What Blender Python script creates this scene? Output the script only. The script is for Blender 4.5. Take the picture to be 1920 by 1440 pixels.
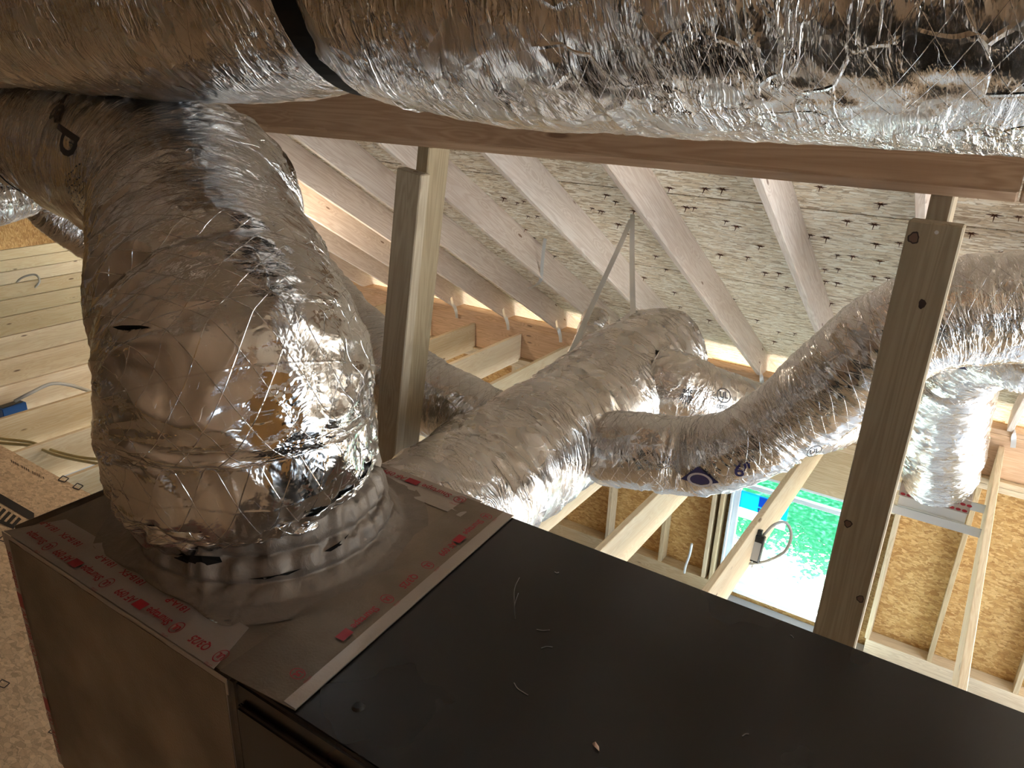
import bpy, bmesh, math, random
import numpy as np
from mathutils import Vector, Matrix
from mathutils.bvhtree import BVHTree

for o in list(bpy.data.objects): bpy.data.objects.remove(o)
S = bpy.context.scene
COL = S.collection
random.seed(7)
rng = np.random.default_rng(11)

# ------------------------------------------------------------------ camera, world, sun, exposure
# world axes: X along the eave, Y towards the window wall, Z up, origin at the photographer's eye
AX = np.array([[0.83098076, 0.22887182, -0.50703911],
               [0.55531472, -0.28701948, 0.78054172],
               [0.03311390, -0.93018144, -0.36560356]])
cam_d = bpy.data.cameras.new('camera')
cam = bpy.data.objects.new('camera', cam_d); COL.objects.link(cam)
cam_d.sensor_width = 36; cam_d.lens = 27; cam_d.clip_start = 0.05; cam_d.clip_end = 200
M = Matrix([[AX[i][0], -AX[i][1], -AX[i][2], 0] for i in range(3)] + [[0, 0, 0, 1]])
cam.matrix_world = M
S.camera = cam
S.view_settings.view_transform = 'Standard'; S.view_settings.look = 'None'
S.view_settings.gamma = 1; S.view_settings.use_curve_mapping = False
S.view_settings.exposure = EXPO = -0.08

W = bpy.data.worlds.new('sky'); S.world = W; W.use_nodes = True
wn = W.node_tree.nodes; wl = W.node_tree.links; wn.clear()
wo = wn.new('ShaderNodeOutputWorld'); wb = wn.new('ShaderNodeBackground')
wb.inputs['Color'].default_value = (0.67, 0.83, 1.0, 1); wb.inputs['Strength'].default_value = 8.0
wl.new(wb.outputs[0], wo.inputs[0])

sd = bpy.data.lights.new('sun', 'SUN'); sd.energy = 56; sd.angle = 0.02; sd.color = (1, 0.97, 0.93)
sun = bpy.data.objects.new('sun', sd); COL.objects.link(sun)
sun.rotation_euler = Vector((-0.15, 0.60, 0.78)).to_track_quat('Z', 'Y').to_euler()   # sun high, beyond the eave

TAN = math.tan(math.radians(31.3))
JT = -2.38          # joist tops
FL = -4.55          # lower floor
WY = 6.26           # inner face of the window wall
def roofz(y, off=0.0): return -2.24 + off + (WY - y) * TAN
def portal(loc, rot, sx, sy, name):
    l = bpy.data.lights.new(name, 'AREA'); l.shape = 'RECTANGLE'; l.size = sx; l.size_y = sy
    l.cycles.is_portal = True
    o = bpy.data.objects.new(name, l); COL.objects.link(o); o.location = loc
    o.rotation_euler = Vector(rot).to_track_quat('-Z', 'Y').to_euler()
portal((4.0, 3.2, -0.9), (-1, 0, 0), 4.0, 2.6, 'gable_sky_portal')
portal((-1.03, 6.45, -3.85), (0, -1, 0), 1.3, 1.4, 'window_sky_portal')
portal((2.27, 6.45, -3.5), (0, -1, 0), 2.0, 1.5, 'side_opening_portal')  # sky portal at the unseen opening added for duct highlights
portal((4.0, 2.5, -3.3), (-1, 0, 0), 5.0, 1.9, 'door_sky_portal')

def ray(px, py):
    return Vector(AX @ np.array([px - 960.0, py - 720.0, 1440.0]))
def at(px, py, d):                      # a point seen at a pixel of the photo, d metres deep
    return ray(px, py) * (d / 1440.0)
def onY(px, py, y):
    r = ray(px, py); return r * (y / r.y)
def onZ(px, py, z):
    r = ray(px, py); return r * (z / r.z)
def onRoof(px, py, off=0.0):
    r = ray(px, py); return r * ((-2.24 + off + WY * TAN) / (r.z + r.y * TAN))

# ------------------------------------------------------------------ node helpers
def mat(name):
    m = bpy.data.materials.new(name); m.use_nodes = True
    nt = m.node_tree; nt.nodes.clear()
    out = nt.nodes.new('ShaderNodeOutputMaterial'); b = nt.nodes.new('ShaderNodeBsdfPrincipled')
    nt.links.new(b.outputs[0], out.inputs[0])
    return m, nt, b
class NT:
    def __init__(s, nt): s.nt = nt
    def n(s, t, **kw):
        x = s.nt.nodes.new(t)
        for k, v in kw.items(): setattr(x, k, v)
        return x
    def l(s, a, b): s.nt.links.new(a, b)
    def val(s, sock, v):
        if hasattr(v, 'is_output'): s.l(v, sock)
        else: sock.default_value = v
    def math(s, op, a, b=0.0, c=None, clamp=False):
        x = s.n('ShaderNodeMath', operation=op, use_clamp=clamp); s.val(x.inputs[0], a); s.val(x.inputs[1], b)
        if c is not None: s.val(x.inputs[2], c)
        return x.outputs[0]
    def vmath(s, op, a, b):
        x = s.n('ShaderNodeVectorMath', operation=op); s.val(x.inputs[0], a); s.val(x.inputs[1], b); return x.outputs[0]
    def noise(s, vec, scale, detail=3, rough=0.5, dist=0.0, col=False):
        x = s.n('ShaderNodeTexNoise'); s.l(vec, x.inputs['Vector'])
        x.inputs['Scale'].default_value = scale; x.inputs['Detail'].default_value = detail
        x.inputs['Roughness'].default_value = rough; x.inputs['Distortion'].default_value = dist
        return x.outputs['Color' if col else 'Fac']
    def vor(s, vec, scale, feature='F1', out='Distance', rand=1.0):
        x = s.n('ShaderNodeTexVoronoi', feature=feature); s.l(vec, x.inputs['Vector'])
        x.inputs['Scale'].default_value = scale; x.inputs['Randomness'].default_value = rand
        return x.outputs[out]
    def ramp(s, f, stops, interp='LINEAR'):
        x = s.n('ShaderNodeValToRGB'); s.l(f, x.inputs[0]); cr = x.color_ramp; cr.interpolation = interp
        while len(cr.elements) > 1: cr.elements.remove(cr.elements[-1])
        for i, (p, c) in enumerate(stops):
            e = cr.elements[0] if i == 0 else cr.elements.new(p)
            e.position = p; e.color = (c if len(c) == 4 else (*c, 1))
        return x.outputs[0]
    def mapr(s, f, a, b, c, d):
        x = s.n('ShaderNodeMapRange'); s.l(f, x.inputs[0])
        for i, v in enumerate((a, b, c, d)): x.inputs[i + 1].default_value = v
        return x.outputs[0]
    def mix(s, f, a, b, blend='MIX'):
        x = s.n('ShaderNodeMix', data_type='RGBA', blend_type=blend)
        s.val(x.inputs[0], f)
        for i, v in ((6, a), (7, b)):
            if hasattr(v, 'is_output'): s.l(v, x.inputs[i])
            else: x.inputs[i].default_value = (*v, 1) if len(v) == 3 else v
        return x.outputs[2]
    def mapping(s, vec, scale=(1, 1, 1), loc=(0, 0, 0), rot=(0, 0, 0)):
        x = s.n('ShaderNodeMapping'); s.l(vec, x.inputs[0])
        x.inputs['Scale'].default_value = scale; x.inputs['Location'].default_value = loc; x.inputs['Rotation'].default_value = rot
        return x.outputs[0]
    def bump(s, h, dist, strength=1.0, normal=None):
        x = s.n('ShaderNodeBump'); s.l(h, x.inputs['Height']); x.inputs['Distance'].default_value = dist
        x.inputs['Strength'].default_value = strength
        if normal is not None: s.l(normal, x.inputs['Normal'])
        return x.outputs[0]

def flat(name, col, rough=0.5, metal=0.0, spec=0.5):
    m, nt, b = mat(name)
    b.inputs['Base Color'].default_value = (*col, 1); b.inputs['Roughness'].default_value = rough
    b.inputs['Metallic'].default_value = metal; b.inputs['Specular IOR Level'].default_value = spec
    return m

def wood(name, light, dark, knotc=(0.17, 0.085, 0.045), grain=1.0, rough=0.62):
    m, nt, b = mat(name); N = NT(nt)
    tc = N.n('ShaderNodeTexCoord').outputs['Object']
    oi = N.n('ShaderNodeObjectInfo').outputs['Random']
    sh = N.n('ShaderNodeCombineXYZ'); N.l(N.math('MULTIPLY', oi, 37.0), sh.inputs[0]); N.l(N.math('MULTIPLY', oi, 11.0), sh.inputs[1]); N.l(N.math('MULTIPLY', oi, 5.0), sh.inputs[2])
    p = N.vmath('ADD', tc, sh.outputs[0])
    # knots: sparse cells stretched along the board
    kv = N.mapping(p, scale=(4.2, 16, 16)) 
    kd = N.vor(kv, 1.0)
    kcol = N.vor(kv, 1.0, out='Color')
    sep = N.n('ShaderNodeSeparateColor'); N.l(kcol, sep.inputs[0])
    pick = N.math('GREATER_THAN', sep.outputs[0], 0.80)
    near = N.math('MULTIPLY', N.mapr(kd, 0.0, 0.55, 1.0, 0.0), pick)
    # grain, bent around the knots
    gv = N.mapping(p, scale=(1.1 * grain, 15 * grain, 15 * grain))
    bend = N.noise(gv, 1.0, 3, 0.55, 0.6)
    rings = N.math('SINE', N.math('MULTIPLY', N.math('ADD', bend, N.math('MULTIPLY', near, 0.35)), 62.0))
    fine = N.noise(N.mapping(p, scale=(3, 160, 160)), 1.0, 2, 0.6)
    f = N.math('ADD', N.math('MULTIPLY', rings, 0.24), N.math('MULTIPLY', fine, 0.75))
    c = N.ramp(f, [(0.10, light), (0.75, dark)])
    blotch = N.noise(N.mapping(p, scale=(1.0, 5, 5)), 1.0, 2)
    c = N.mix(N.mapr(blotch, 0.35, 0.75, 0.0, 0.35), c, tuple(x * 0.78 for x in dark))
    knot = N.math('MULTIPLY', N.mapr(kd, 0.10, 0.16, 1.0, 0.0), pick)
    knot.node.use_clamp = True
    c = N.mix(N.math('MULTIPLY', knot, 0.85), c, knotc)
    hv = N.n('ShaderNodeHueSaturation'); N.l(c, hv.inputs['Color'])
    N.l(N.mapr(oi, 0, 1, 0.82, 1.12), hv.inputs['Value']); N.l(N.mapr(oi, 0, 1, 1.12, 0.86), hv.inputs['Saturation'])
    N.l(hv.outputs[0], b.inputs['Base Color'])
    b.inputs['Roughness'].default_value = rough; b.inputs['Specular IOR Level'].default_value = 0.25
    N.l(N.bump(f, 0.0006, 0.6), b.inputs['Normal'])
    return m

def osb(name, light, mid, dark, swap=False, sc=1.0, aniso=3.2, stain=(0.16, 0.17, 0.17)):
    m, nt, b = mat(name); N = NT(nt)
    tc = N.n('ShaderNodeTexCoord').outputs['Object']
    col = None; h = None
    for k, (ang, s1) in enumerate(((0.12, 24), (-0.35, 30), (0.6, 22), (1.35, 34))):
        rot = (0, 0, ang + (math.pi / 2 if swap else 0))
        wob = N.vmath('ADD', tc, N.vmath('MULTIPLY', N.noise(tc, 9 * sc, 2, col=True), (0.03, 0.03, 0.03)))
        v = N.mapping(wob, scale=(s1 * sc, s1 * aniso * sc, s1 * sc), rot=rot, loc=(k * 3.3, k * 7.1, 0))
        cc = N.vor(v, 1.0, out='Color'); dd = N.vor(v, 1.0, feature='DISTANCE_TO_EDGE')
        sp = N.n('ShaderNodeSeparateColor'); N.l(cc, sp.inputs[0])
        fib = N.noise(N.mapping(v, scale=(0.35, 3.5, 1)), 1.0, 3, 0.6)
        tone = N.math('ADD', N.math('MULTIPLY', sp.outputs[1], 0.62), N.math('MULTIPLY', fib, 0.42))
        c = N.ramp(tone, [(0.12, dark), (0.42, mid), (0.85, light)])
        c = N.mix(N.mapr(dd, 0.0, 0.05, 0.45, 0.0), c, tuple(x * 0.45 for x in dark))
        if col is None: col, h = c, sp.outputs[1]
        else:
            mask = N.math('GREATER_THAN', sp.outputs[2], 0.55)
            col = N.mix(mask, col, c)
            mh = N.n('ShaderNodeMix', data_type='FLOAT'); N.l(mask, mh.inputs[0]); N.l(h, mh.inputs[2]); N.l(sp.outputs[1], mh.inputs[3]); h = mh.outputs[0]
    patch = N.noise(tc, 1.3, 2)
    col = N.mix(N.mapr(patch, 0.58, 0.8, 0.0, 0.30), col, stain)
    N.l(col, b.inputs['Base Color']); b.inputs['Roughness'].default_value = 0.6; b.inputs['Specular IOR Level'].default_value = 0.3
    N.l(N.bump(h, 0.0012, 0.7), b.inputs['Normal'])
    return m

def foil(name, base=(0.64, 0.625, 0.61), rough=0.15, wr=1.0, crum=1.0, scrim=1.0, wfreq=46.0, crease=0.6, bd=0.0048):
    m, nt, b = mat(name); N = NT(nt)
    dc = N.n('ShaderNodeAttribute', attribute_name='dc').outputs['Vector']
    uv = N.n('ShaderNodeTexCoord').outputs['UV']
    pres = N.noise(dc, 4.0, 2)                                     # where the film is slack or taut
    slack = N.mapr(pres, 0.38, 0.62, 0.12, 1.0)
    wv = N.vmath('ADD', N.mapping(dc, scale=(7, 7, wfreq)), N.vmath('MULTIPLY', N.noise(dc, 10, 2, col=True), (1.6, 1.6, 1.6)))
    w1 = N.noise(wv, 1.0, 4, 0.55)
    rid = N.math('SUBTRACT', 1.0, N.math('ABSOLUTE', N.math('MULTIPLY', N.math('SUBTRACT', w1, 0.5), 7.0)))
    rid = N.math('POWER', N.math('MAXIMUM', rid, 0.0), 1.6)
    cv = N.vmath('ADD', N.mapping(dc, scale=(22, 22, 34)), N.vmath('MULTIPLY', N.noise(dc, 24, 2, col=True), (1.2, 1.2, 1.2)))
    def facets(v):
        x = N.n('ShaderNodeTexVoronoi', feature='F1'); N.l(v, x.inputs['Vector']); x.inputs['Scale'].default_value = 1.0
        dn = N.n('ShaderNodeVectorMath', operation='DOT_PRODUCT'); N.l(N.vmath('SUBTRACT', x.outputs['Color'], (0.5, 0.5, 0.5)), dn.inputs[0]); N.l(N.vmath('SUBTRACT', v, x.outputs['Position']), dn.inputs[1])
        return dn.outputs['Value']
    c1 = facets(N.mapping(cv, scale=(0.7, 0.7, 0.75))); c2 = facets(N.mapping(cv, scale=(1.9, 1.9, 1.7)))
    cr = N.math('ADD', N.math('MULTIPLY', c1, 1.7), N.math('MULTIPLY', c2, 0.8))
    h = N.math('ADD', N.math('MULTIPLY', N.math('MULTIPLY', rid, slack), 0.62 * wr), N.math('MULTIPLY', N.math('MULTIPLY', cr, slack), 0.62 * crum))
    fine = N.noise(N.mapping(dc, scale=(40, 40, 150)), 1.0, 3, 0.6)
    h = N.math('ADD', h, N.math('MULTIPLY', fine, 0.24))
    # scrim: rings around the duct and a diamond net of thread
    su = N.n('ShaderNodeSeparateXYZ'); N.l(N.vmath('ADD', uv, N.vmath('MULTIPLY', N.noise(dc, 5, 1, col=True), (0.012, 0.012, 0.012))), su.inputs[0])
    def line(a, period, width):
        f = N.math('FRACT', N.math('DIVIDE', a, period)); d = N.math('ABSOLUTE', N.math('SUBTRACT', f, 0.5))
        return N.mapr(d, 0.0, width / period, 1.0, 0.0)
    r1 = line(su.outputs[1], 0.038, 0.0008)
    d1 = line(N.math('ADD', su.outputs[0], N.math('MULTIPLY', su.outputs[1], 1.7)), 0.055, 0.0009)
    d2 = line(N.math('SUBTRACT', su.outputs[0], N.math('MULTIPLY', su.outputs[1], 1.7)), 0.055, 0.0009)
    sc = N.math('MAXIMUM', r1, N.math('MAXIMUM', d1, d2))
    h = N.math('ADD', h, N.math('MULTIPLY', sc, 0.10 * scrim))
    ev = N.vmath('ADD', N.mapping(dc, scale=(13, 13, 19)), N.vmath('MULTIPLY', N.noise(dc, 7, 2, col=True), (1.4, 1.4, 1.4)))
    ed = N.vor(ev, 1.0, feature='DISTANCE_TO_EDGE')
    crl = N.mapr(ed, 0.0, 0.05, 1.0, 0.0)
    h = N.math('ADD', h, N.math('MULTIPLY', N.math('MULTIPLY', crl, N.mapr(N.noise(dc, 11, 1), 0.40, 0.60, 0.0, 1.0)), 0.30 * crease))
    N.l(N.bump(h, bd, 1.0), b.inputs['Normal'])
    col = N.mix(N.math('MULTIPLY', sc, 0.35 * scrim), base, tuple(x * 0.6 for x in base))
    N.l(col, b.inputs['Base Color'])
    b.inputs['Metallic'].default_value = 1.0
    N.l(N.mapr(N.noise(dc, 14, 2), 0.3, 0.7, rough * 0.7, rough * 1.6), b.inputs['Roughness'])
    return m

M_BEAM = wood('beam_pine', (0.50, 0.34, 0.22), (0.38, 0.235, 0.14))
M_POST = wood('post_pine', (0.43, 0.35, 0.235), (0.32, 0.25, 0.16))
M_RAFT = wood('rafter_spruce', (0.72, 0.63, 0.56), (0.56, 0.45, 0.38))
M_JOIST = wood('joist_pine', (0.88, 0.74, 0.52), (0.76, 0.58, 0.36))
M_PLATE = wood('plate_pine', (0.66, 0.42, 0.24), (0.48, 0.28, 0.14))
M_STUD = wood('stud_pine', (0.68, 0.55, 0.36), (0.54, 0.40, 0.24))
M_OSB_ROOF = osb('roof_sheathing', (0.97, 0.92, 0.82), (0.74, 0.61, 0.44), (0.28, 0.18, 0.10), sc=0.55, aniso=3.6, stain=(0.55, 0.53, 0.52))
M_OSB_WALL = osb('wall_sheathing', (0.72, 0.47, 0.20), (0.55, 0.31, 0.10), (0.36, 0.17, 0.05), sc=0.8, aniso=2.4, stain=(0.35, 0.17, 0.06))
M_OSB_DECK = osb('deck_boards', (0.86, 0.66, 0.44), (0.72, 0.52, 0.33), (0.48, 0.33, 0.20), sc=1.1, aniso=2.0, stain=(0.2, 0.14, 0.09))
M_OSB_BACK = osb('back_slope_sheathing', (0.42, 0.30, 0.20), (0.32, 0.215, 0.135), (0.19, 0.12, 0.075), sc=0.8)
M_FOIL = foil('foil_jacket', wr=0.9, crum=0.8)
M_FOIL_RISER = foil('foil_riser', rough=0.13, wr=0.75, crum=0.45, crease=0.4, wfreq=40, bd=0.0045)
M_FOIL_TRUNK = foil('foil_trunk', base=(0.74, 0.73, 0.72), rough=0.2, wr=1.1, crum=1.0, scrim=0.35, wfreq=50, crease=0.7, bd=0.0052)
M_FOIL_WARM = foil('foil_smooth', base=(0.68, 0.64, 0.60), rough=0.22, wr=1.1, crum=0.28, scrim=0.0, wfreq=30)
M_STRAP = flat('black_webbing', (0.006, 0.006, 0.006), 0.6, spec=0.2)
M_GALV = flat('galvanised_steel', (0.66, 0.66, 0.65), 0.42, 0.75)
M_RED = flat('red_print', (0.30, 0.004, 0.012), 0.4)
M_INK = flat('black_print', (0.02, 0.015, 0.015), 0.45)
M_NAVY = flat('navy_print', (0.03, 0.025, 0.11), 0.4)
M_NAIL = flat('rusty_nail', (0.11, 0.038, 0.02), 0.6, 0.5)
M_WHITE = flat('white_vinyl', (0.62, 0.66, 0.70), 0.35)
M_BLUE = flat('blue_plastic', (0.005, 0.09, 0.36), 0.45)
M_CABLE = flat('cable_sheath', (0.55, 0.53, 0.48), 0.45)
M_YCABLE = flat('yellow_cable', (0.52, 0.42, 0.2), 0.45)
M_BLACKP = flat('black_plastic', (0.012, 0.014, 0.014), 0.35)
M_PAPER = flat('grey_label_paper', (0.5, 0.5, 0.5), 0.7)

def cabinet_paint():
    m, nt, b = mat('dark_brown_enamel'); N = NT(nt)
    tc = N.n('ShaderNodeTexCoord').outputs['Object']
    n = N.noise(tc, 900, 2); big = N.noise(tc, 3, 3)
    b.inputs['Base Color'].default_value = (0.011, 0.0085, 0.0075, 1)
    N.l(N.mapr(big, 0.3, 0.7, 0.22, 0.30), b.inputs['Roughness'])
    b.inputs['Specular IOR Level'].default_value = 0.45
    h = N.math('ADD', N.math('MULTIPLY', n, 0.05), N.math('MULTIPLY', N.noise(tc, 5, 2), 1.0))
    N.l(N.bump(h, 0.004, 0.35), b.inputs['Normal'])
    return m
M_CAB = cabinet_paint()
def foilboard():
    m, nt, b = mat('foil_faced_board'); N = NT(nt)
    tc = N.n('ShaderNodeTexCoord').outputs['Object']
    big = N.noise(tc, 6, 3); fine = N.noise(tc, 260, 3); sm = N.noise(N.mapping(tc, scale=(10, 40, 10)), 1.0, 3)
    N.l(N.mix(N.mapr(big, 0.35, 0.65, 0.0, 1.0), (0.25, 0.195, 0.14), (0.17, 0.13, 0.09)), b.inputs['Base Color'])
    b.inputs['Metallic'].default_value = 0.6
    N.l(N.mapr(big, 0.3, 0.7, 0.34, 0.52), b.inputs['Roughness'])
    h = N.math('ADD', N.math('MULTIPLY', fine, 0.35), N.math('ADD', N.math('MULTIPLY', sm, 0.4), N.math('MULTIPLY', big, 1.0)))
    N.l(N.bump(h, 0.003, 0.6), b.inputs['Normal'])
    return m
M_BOARD = foilboard()
def tape():
    m, nt, b = mat('foil_tape'); N = NT(nt)
    tc = N.n('ShaderNodeTexCoord').outputs['Object']
    n = N.noise(tc, 35, 4, 0.6); n2 = N.noise(tc, 6, 2)
    b.inputs['Base Color'].default_value = (0.40, 0.34, 0.29, 1); b.inputs['Metallic'].default_value = 0.65
    N.l(N.mapr(n2, 0.3, 0.7, 0.30, 0.48), b.inputs['Roughness'])
    N.l(N.bump(N.math('ADD', n, N.math('MULTIPLY', n2, 2.0)), 0.003, 0.6), b.inputs['Normal'])
    return m
M_TAPE = tape()
def mastic():
    m, nt, b = mat('matte_sealing_tape'); N = NT(nt)
    tc = N.n('ShaderNodeTexCoord').outputs['Object']
    n = N.noise(tc, 40, 4, 0.6, 0.5)
    N.l(N.mix(n, (0.25, 0.20, 0.15), (0.16, 0.125, 0.095)), b.inputs['Base Color']); b.inputs['Metallic'].default_value = 0.4; b.inputs['Roughness'].default_value = 0.55
    N.l(N.bump(n, 0.004, 0.8), b.inputs['Normal'])
    return m
M_MASTIC = mastic()
def grass():
    m, nt, b = mat('grass_and_dirt'); N = NT(nt)
    tc = N.n('ShaderNodeTexCoord').outputs['Object']
    n = N.noise(tc, 1.1, 4, 0.6); f = N.noise(tc, 16, 4, 0.7)
    sep = N.n('ShaderNodeSeparateXYZ'); N.l(tc, sep.inputs[0])
    g = N.math('ADD', N.math('MULTIPLY', N.math('SUBTRACT', sep.outputs[1], -2.35), 0.5), N.math('MULTIPLY', N.math('SUBTRACT', n, 0.5), 1.3))
    g = N.math('ADD', g, N.math('MULTIPLY', N.math('SUBTRACT', f, 0.5), 2.2))
    cg = N.ramp(f, [(0.3, (0.0015, 0.026, 0.010)), (0.52, (0.006, 0.062, 0.028)), (0.70, (0.05, 0.13, 0.085))])
    lim = N.mapr(sep.outputs[0], 2.0, 3.0, 1.0, 0.0)
    N.l(N.mix(N.math('MULTIPLY', N.mapr(g, -0.05, 0.2, 0.0, 1.0), lim), (0.66, 0.64, 0.60), cg), b.inputs['Base Color'])
    b.inputs['Roughness'].default_value = 0.9; b.inputs['Specular IOR Level'].default_value = 0.0
    return m
M_GRASS = grass()

# ------------------------------------------------------------------ object helpers
def tag(o, label=None, cat=None, group=None, kind=None):
    if label: o['label'] = label
    if cat: o['category'] = cat
    if group: o['group'] = group
    if kind: o['kind'] = kind
    return o
def mesh(name, verts, faces, m, parent=None, smooth=False):
    me = bpy.data.meshes.new(name); me.from_pydata([tuple(v) for v in verts], [], faces); me.update()
    if m: me.materials.append(m)
    if smooth: me.polygons.foreach_set('use_smooth', [True] * len(me.polygons))
    o = bpy.data.objects.new(name, me); COL.objects.link(o)
    if parent: o.parent = parent
    return o
def bobj(name, bm, m, parent=None, smooth=False):
    me = bpy.data.meshes.new(name); bm.to_mesh(me); bm.free()
    if m: me.materials.append(m)
    if smooth: me.polygons.foreach_set('use_smooth', [True] * len(me.polygons))
    o = bpy.data.objects.new(name, me); COL.objects.link(o)
    if parent: o.parent = parent
    return o
def empty(name, loc=(0, 0, 0)):
    o = bpy.data.objects.new(name, None); COL.objects.link(o); o.location = loc; o.empty_display_size = 0.1
    return o
def bbox(bm, c, s, bev=0.0, mtx=None):
    r = bmesh.ops.create_cube(bm, size=1.0)['verts']
    for v in r:
        v.co = Vector((v.co.x * s[0] + c[0], v.co.y * s[1] + c[1], v.co.z * s[2] + c[2]))
    if mtx is not None:
        for v in r: v.co = mtx @ v.co
    if bev > 0:
        es = list({e for v in r for e in v.link_edges})
        bmesh.ops.bevel(bm, geom=es, offset=bev, segments=1, affect='EDGES')
def box(name, lo, hi, m, parent=None, bev=0.0):
    """axis-aligned box lo..hi with its origin at its middle"""
    c = Vector([(a + b) / 2 for a, b in zip(lo, hi)]); s = [b - a for a, b in zip(lo, hi)]
    bm = bmesh.new(); bbox(bm, (0, 0, 0), s, bev); o = bobj(name, bm, m, parent)
    o.location = c - (parent.location if parent else Vector((0, 0, 0)))
    return o
def board(name, p0, p1, w, h, up, m, parent=None, bev=0.003, nseg=1):
    """lumber from p0 to p1, w across, h along 'up'; grain runs along local X"""
    p0 = Vector(p0); p1 = Vector(p1); d = (p1 - p0); L = d.length; x = d.normalized()
    z = Vector(up); z = (z - x * z.dot(x)).normalized(); y = z.cross(x)
    bm = bmesh.new(); bbox(bm, (0, 0, 0), (L, w, h), bev); o = bobj(name, bm, m, parent)
    mm = Matrix((x, y, z)).transposed().to_4x4(); mm.translation = (p0 + p1) / 2
    if parent: mm = parent.matrix_world.inverted() @ mm if parent.type != 'EMPTY' else Matrix.Translation(-parent.location) @ mm
    o.matrix_world = mm
    return o
def spline(pts, n):
    """catmull-rom through rows of numbers"""
    P = np.array(pts, float); P = np.vstack([2 * P[0] - P[1], P, 2 * P[-1] - P[-2]]); out = []
    segs = len(P) - 3
    for k in range(n):
        t = k / (n - 1) * segs; i = min(int(t), segs - 1); u = t - i
        a, b, c, d = P[i], P[i + 1], P[i + 2], P[i + 3]
        out.append(0.5 * ((2 * b) + (-a + c) * u + (2 * a - 5 * b + 4 * c - d) * u * u + (-a + 3 * b - 3 * c + d) * u ** 3))
    return np.array(out)
def pnoise(p):
    """vectorised gradient noise, p (...,3) -> about -1..1"""
    p = np.asarray(p, float); i = np.floor(p).astype(np.int64); f = p - i
    u = f * f * f * (f * (f * 6 - 15) + 10); r = 0
    def g(dx, dy, dz):
        h = (i[..., 0] + dx) * 374761393 + (i[..., 1] + dy) * 668265263 + (i[..., 2] + dz) * 2147483647
        h = (h ^ (h >> 13)) * 1274126177; h = h ^ (h >> 16)
        a = ((h & 1023) / 1023.0) * 2 * np.pi; b = (((h >> 10) & 1023) / 1023.0) * 2 - 1; s = np.sqrt(1 - b * b)
        return np.cos(a) * s * (f[..., 0] - dx) + np.sin(a) * s * (f[..., 1] - dy) + b * (f[..., 2] - dz)
    wx, wy, wz = u[..., 0], u[..., 1], u[..., 2]
    x00 = g(0,0,0) * (1 - wx) + g(1,0,0) * wx; x10 = g(0,1,0) * (1 - wx) + g(1,1,0) * wx
    x01 = g(0,0,1) * (1 - wx) + g(1,0,1) * wx; x11 = g(0,1,1) * (1 - wx) + g(1,1,1) * wx
    return 1.6 * ((x00 * (1 - wy) + x10 * wy) * (1 - wz) + (x01 * (1 - wy) + x11 * wy) * wz)
def ridge(n): return np.maximum(0, 1 - np.abs(n) * 3.2) ** 1.5

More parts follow.
